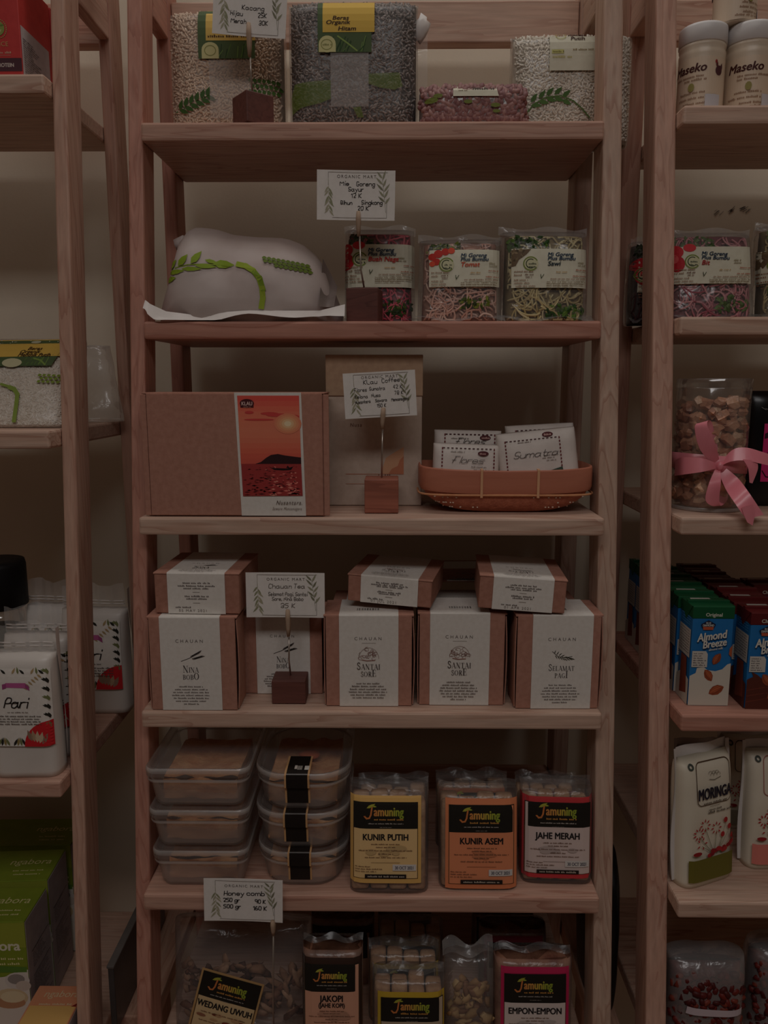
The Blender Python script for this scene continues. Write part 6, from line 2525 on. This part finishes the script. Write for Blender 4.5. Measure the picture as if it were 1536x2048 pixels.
def tea_pouch(x0, x1, yt, yb, Y, Z, rz, label, title, band, seed, sub=None, lean=R(4), small=False):
    F, w, h = frame(x0, x1, yt, yb, Y, Z, rz, lean)
    root = empty('tea_pouch', None, label, 'pouch', 'printed cream tea pouches on the right shelf', mat=F.M)
    S = Pillow(w, h * .93, .036, 7, 2.2, .2, .0012, 20, seed, 1.0, 0, h * .93 * F.tan)
    S.mesh(20, 22).build('pouch_body', TPOUCH, root, True)
    mb = MB()
    for sd in (-1, 1):
        mb.grid(lambda a, b: (sd * (w * .485 + .005 * a), .018 + F.tan * h * b + .003 * math.sin(b * 6) * a, .004 + (h * .97) * b), 2, 12)
        mb.grid(lambda a, b: (sd * (w * .485 + .005 * a), .0186 + F.tan * h * b + .003 * math.sin(b * 6) * a, .004 + (h * .97) * b), 2, 12)
    mb.build('side_seal', TSIDE, root, True)
    mb = MB()
    for e in (0, .0008):
        mb.grid(lambda a, b: ((a - .5) * w, .018 + e + h * F.tan + .002 * math.sin(a * 8), h * .90 + h * .10 * b), 10, 3)
    mb.build('top_seal', TSIDE, root, True)
    k = w / .076
    m = .076 / 100
    Fa = Frame(None, None, 0, 0, m * k, m * k)
    a = Art(Fa, S.warp(), .0008, 7)
    H_ = h / (m * k)
    a.ring(-36, -H_ * .88, 3.5, 3.5, 2.6, (70, 76, 70))
    fr = (84, 62, 44) if band != 'pink' else (170, 104, 96)
    x0_, x1_, y0_, y1_ = -28, 38, -H_ * .90, -H_ * .60
    rr_ = 9
    pts = []
    for cx, cy, a0 in ((x1_ - rr_, y1_ - rr_, 0), (x0_ + rr_, y1_ - rr_, 90), (x0_ + rr_, y0_ + rr_, 180), (x1_ - rr_, y0_ + rr_, 270)):
        pts += [(cx + rr_ * math.cos(R(a0 + 15 * q)), cy + rr_ * math.sin(R(a0 + 15 * q))) for q in range(7)]
    a.stroke(pts + [pts[0]], 1.3, fr)
    xc = 5
    a.stroke([(xc - 10, y0_ + 26), (xc, y0_ + 28), (xc + 12, y0_ + 25)], .9, (90, 84, 70))
    for q in range(6):
        a.ring(xc - 7 + q * 3, y0_ + 17 + (q % 2) * 3, 3.5, 2.5, .5, (90, 84, 70), 150, 400, 8)
    if title:
        a.text(title, xc, y0_ + 56, 17, (34, 30, 44), 'c', .56 if len(title) > 4 else .6, 0, 1)
        a.fine_c(xc, 44, y0_ + 64, 4, (110, 100, 84))
        a.rect(xc - 10, y0_ + 68, xc + 10, y0_ + 68.6, (110, 100, 84))
        a.fine_c(xc, 24, y0_ + 75, 3, (110, 100, 84))
        a.fine(-8, 46, -H_ * .535, 4.4, (104, 96, 84))
    rd, rd2 = (176, 44, 46), (150, 34, 38)
    yb_ = -H_ * .30
    for bx, by_, n in ((-26, yb_ - 22, 9), (-14, yb_ - 34, 8), (8, yb_ - 26, 8), (-20, yb_ - 6, 5)):
        for q in range(n):
            an = 360 * q / n
            a.leaf(bx + 5 * math.cos(R(an)), by_ + 5 * math.sin(R(an)), 6, 2.4, -an, rd)
        a.up()
        a.stroke([(bx, by_ + 4), (4, yb_ + 16)], .8, (110, 110, 74))
    for bx, by_ in ((26, yb_ - 36), (34, yb_ - 24), (20, yb_ - 14), (40, yb_ - 8)):
        a.ell(bx, by_, 4, 4.6, rd, 10)
        a.stroke([(bx, by_ + 4), (10, yb_ + 14)], .6, (130, 120, 90))
    for q in range(16):
        a.ell(-4 + q * 3.2 + random.uniform(-2, 2), yb_ + 14 - q * .9 + random.uniform(-4, 4), 4.5, 3.6, random.choice([rd, rd2, (140, 30, 40)]), 8)
    a.ell(-30, yb_ + 8, 8, 3.4, rd2, 12)
    bc = {'olive': (112, 104, 40), 'pink': (222, 130, 118), 'grey': (150, 140, 120)}[band]
    a.quad((-44, yb_ + 18), (48, yb_ + 16), (48, -H_ * .055), (-44, -H_ * .055), bc)
    a.build('print', root)
    return root


y6 = lambda px, py: hitZ(px, py, R5).y
tea_pouch(1370, 1470, 1498, 1762, y6(1418, 1764) - .004, R5, R(22), 'cream tea pouch with olive foot, turned sideways', 'MORINGA', 'olive', 61.0)
tea_pouch(1494, 1610, 1490, 1738, y6(1540, 1738), R5, R(4), 'cream tea pouch with pink foot cut off by the right edge', 'W', 'pink', 62.0)
tea_pouch(1358, 1436, 1488, 1672, y6(1380, 1672), R5, R(3), 'shaded tea pouch behind the olive-footed pouch', '', 'grey', 63.0)
tea_pouch(1440, 1545, 1466, 1660, y6(1490, 1658), R5, R(-3), 'shaded tea pouch at the back between the two front pouches', '', 'grey', 64.0)

# dark red bags at the bottom right
for x0, x1, yt, yb, dy, sd, lb in ((1338, 1492, 1936, 2120, .050, 71.0, 'dark bag of red dried fruit at the bottom right shelf'), (1500, 1640, 1912, 2110, .075, 72.0, 'orange-red bag cut off at the bottom right corner')):
    F, w, h = frame(x0, x1, yt, yb, UR.Y[5] + dy, R6)
    root = empty('fruit_bag', None, lb, 'fruit bag', mat=F.M)
    S = Pillow(w * .96, h * .9, .06, 4, 2, .1, .004, 22, sd, .97)
    S.mesh(22, 20, -.003).build('fruit_mass', mottled('red_fruit_%d' % sd, (96, 30, 26), (54, 18, 18), 40, .4, .4, .6), root, True)
    grains(S, [(110, 36, 28), (92, 28, 24), (126, 54, 40), (76, 24, 22)], 130, .016, .005, 'dried_fruit', root, .95, .05)
    Pillow(w, h, .066, 4, 2, .08, .006, 26, sd + .5, .97).mesh(24, 22, .002).build('film_bag', FILM_HAZY, root, True)
    a = Art(F, S.warp(), .004, 8)
    a.quad((x0 + 26, yt + 72), (x1 - 16, yt + 78), (x1 - 18, yt + 90), (x0 + 24, yt + 86), (206, 190, 196))
    a.build('paper_strip', root)

# added dark sack that blackens the dark gap between the middle and right units
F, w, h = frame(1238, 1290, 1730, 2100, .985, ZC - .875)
root = empty('dark_gap_filler', (.2980, .935, ZC - .8740), 'added dark sack in the dark gap right of the middle shelf', 'plastic sack')
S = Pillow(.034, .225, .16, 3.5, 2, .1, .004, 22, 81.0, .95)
S.mesh(20, 24).build('filler', mottled('dark_filler_film', (16, 13, 12), (12, 10, 9), 20, .4, .4, .5, bscale=40), root, True)
mb = MB()
off = Vector((-.6240, -1.0, 0))
mb.box(.2790, .3165, .93, 1.255, ZC - .905, ZC - .876, .002, None, lambda q: q + off)
o = mb.build('gap_board', WOODY, UR.root)
o.color = (.9, .78, .70, 1)
for nm in ('leaf_print', 'green_print', 'print', 'green_print.001'):
    if nm in bpy.data.objects:
        stuff(bpy.data.objects[nm])
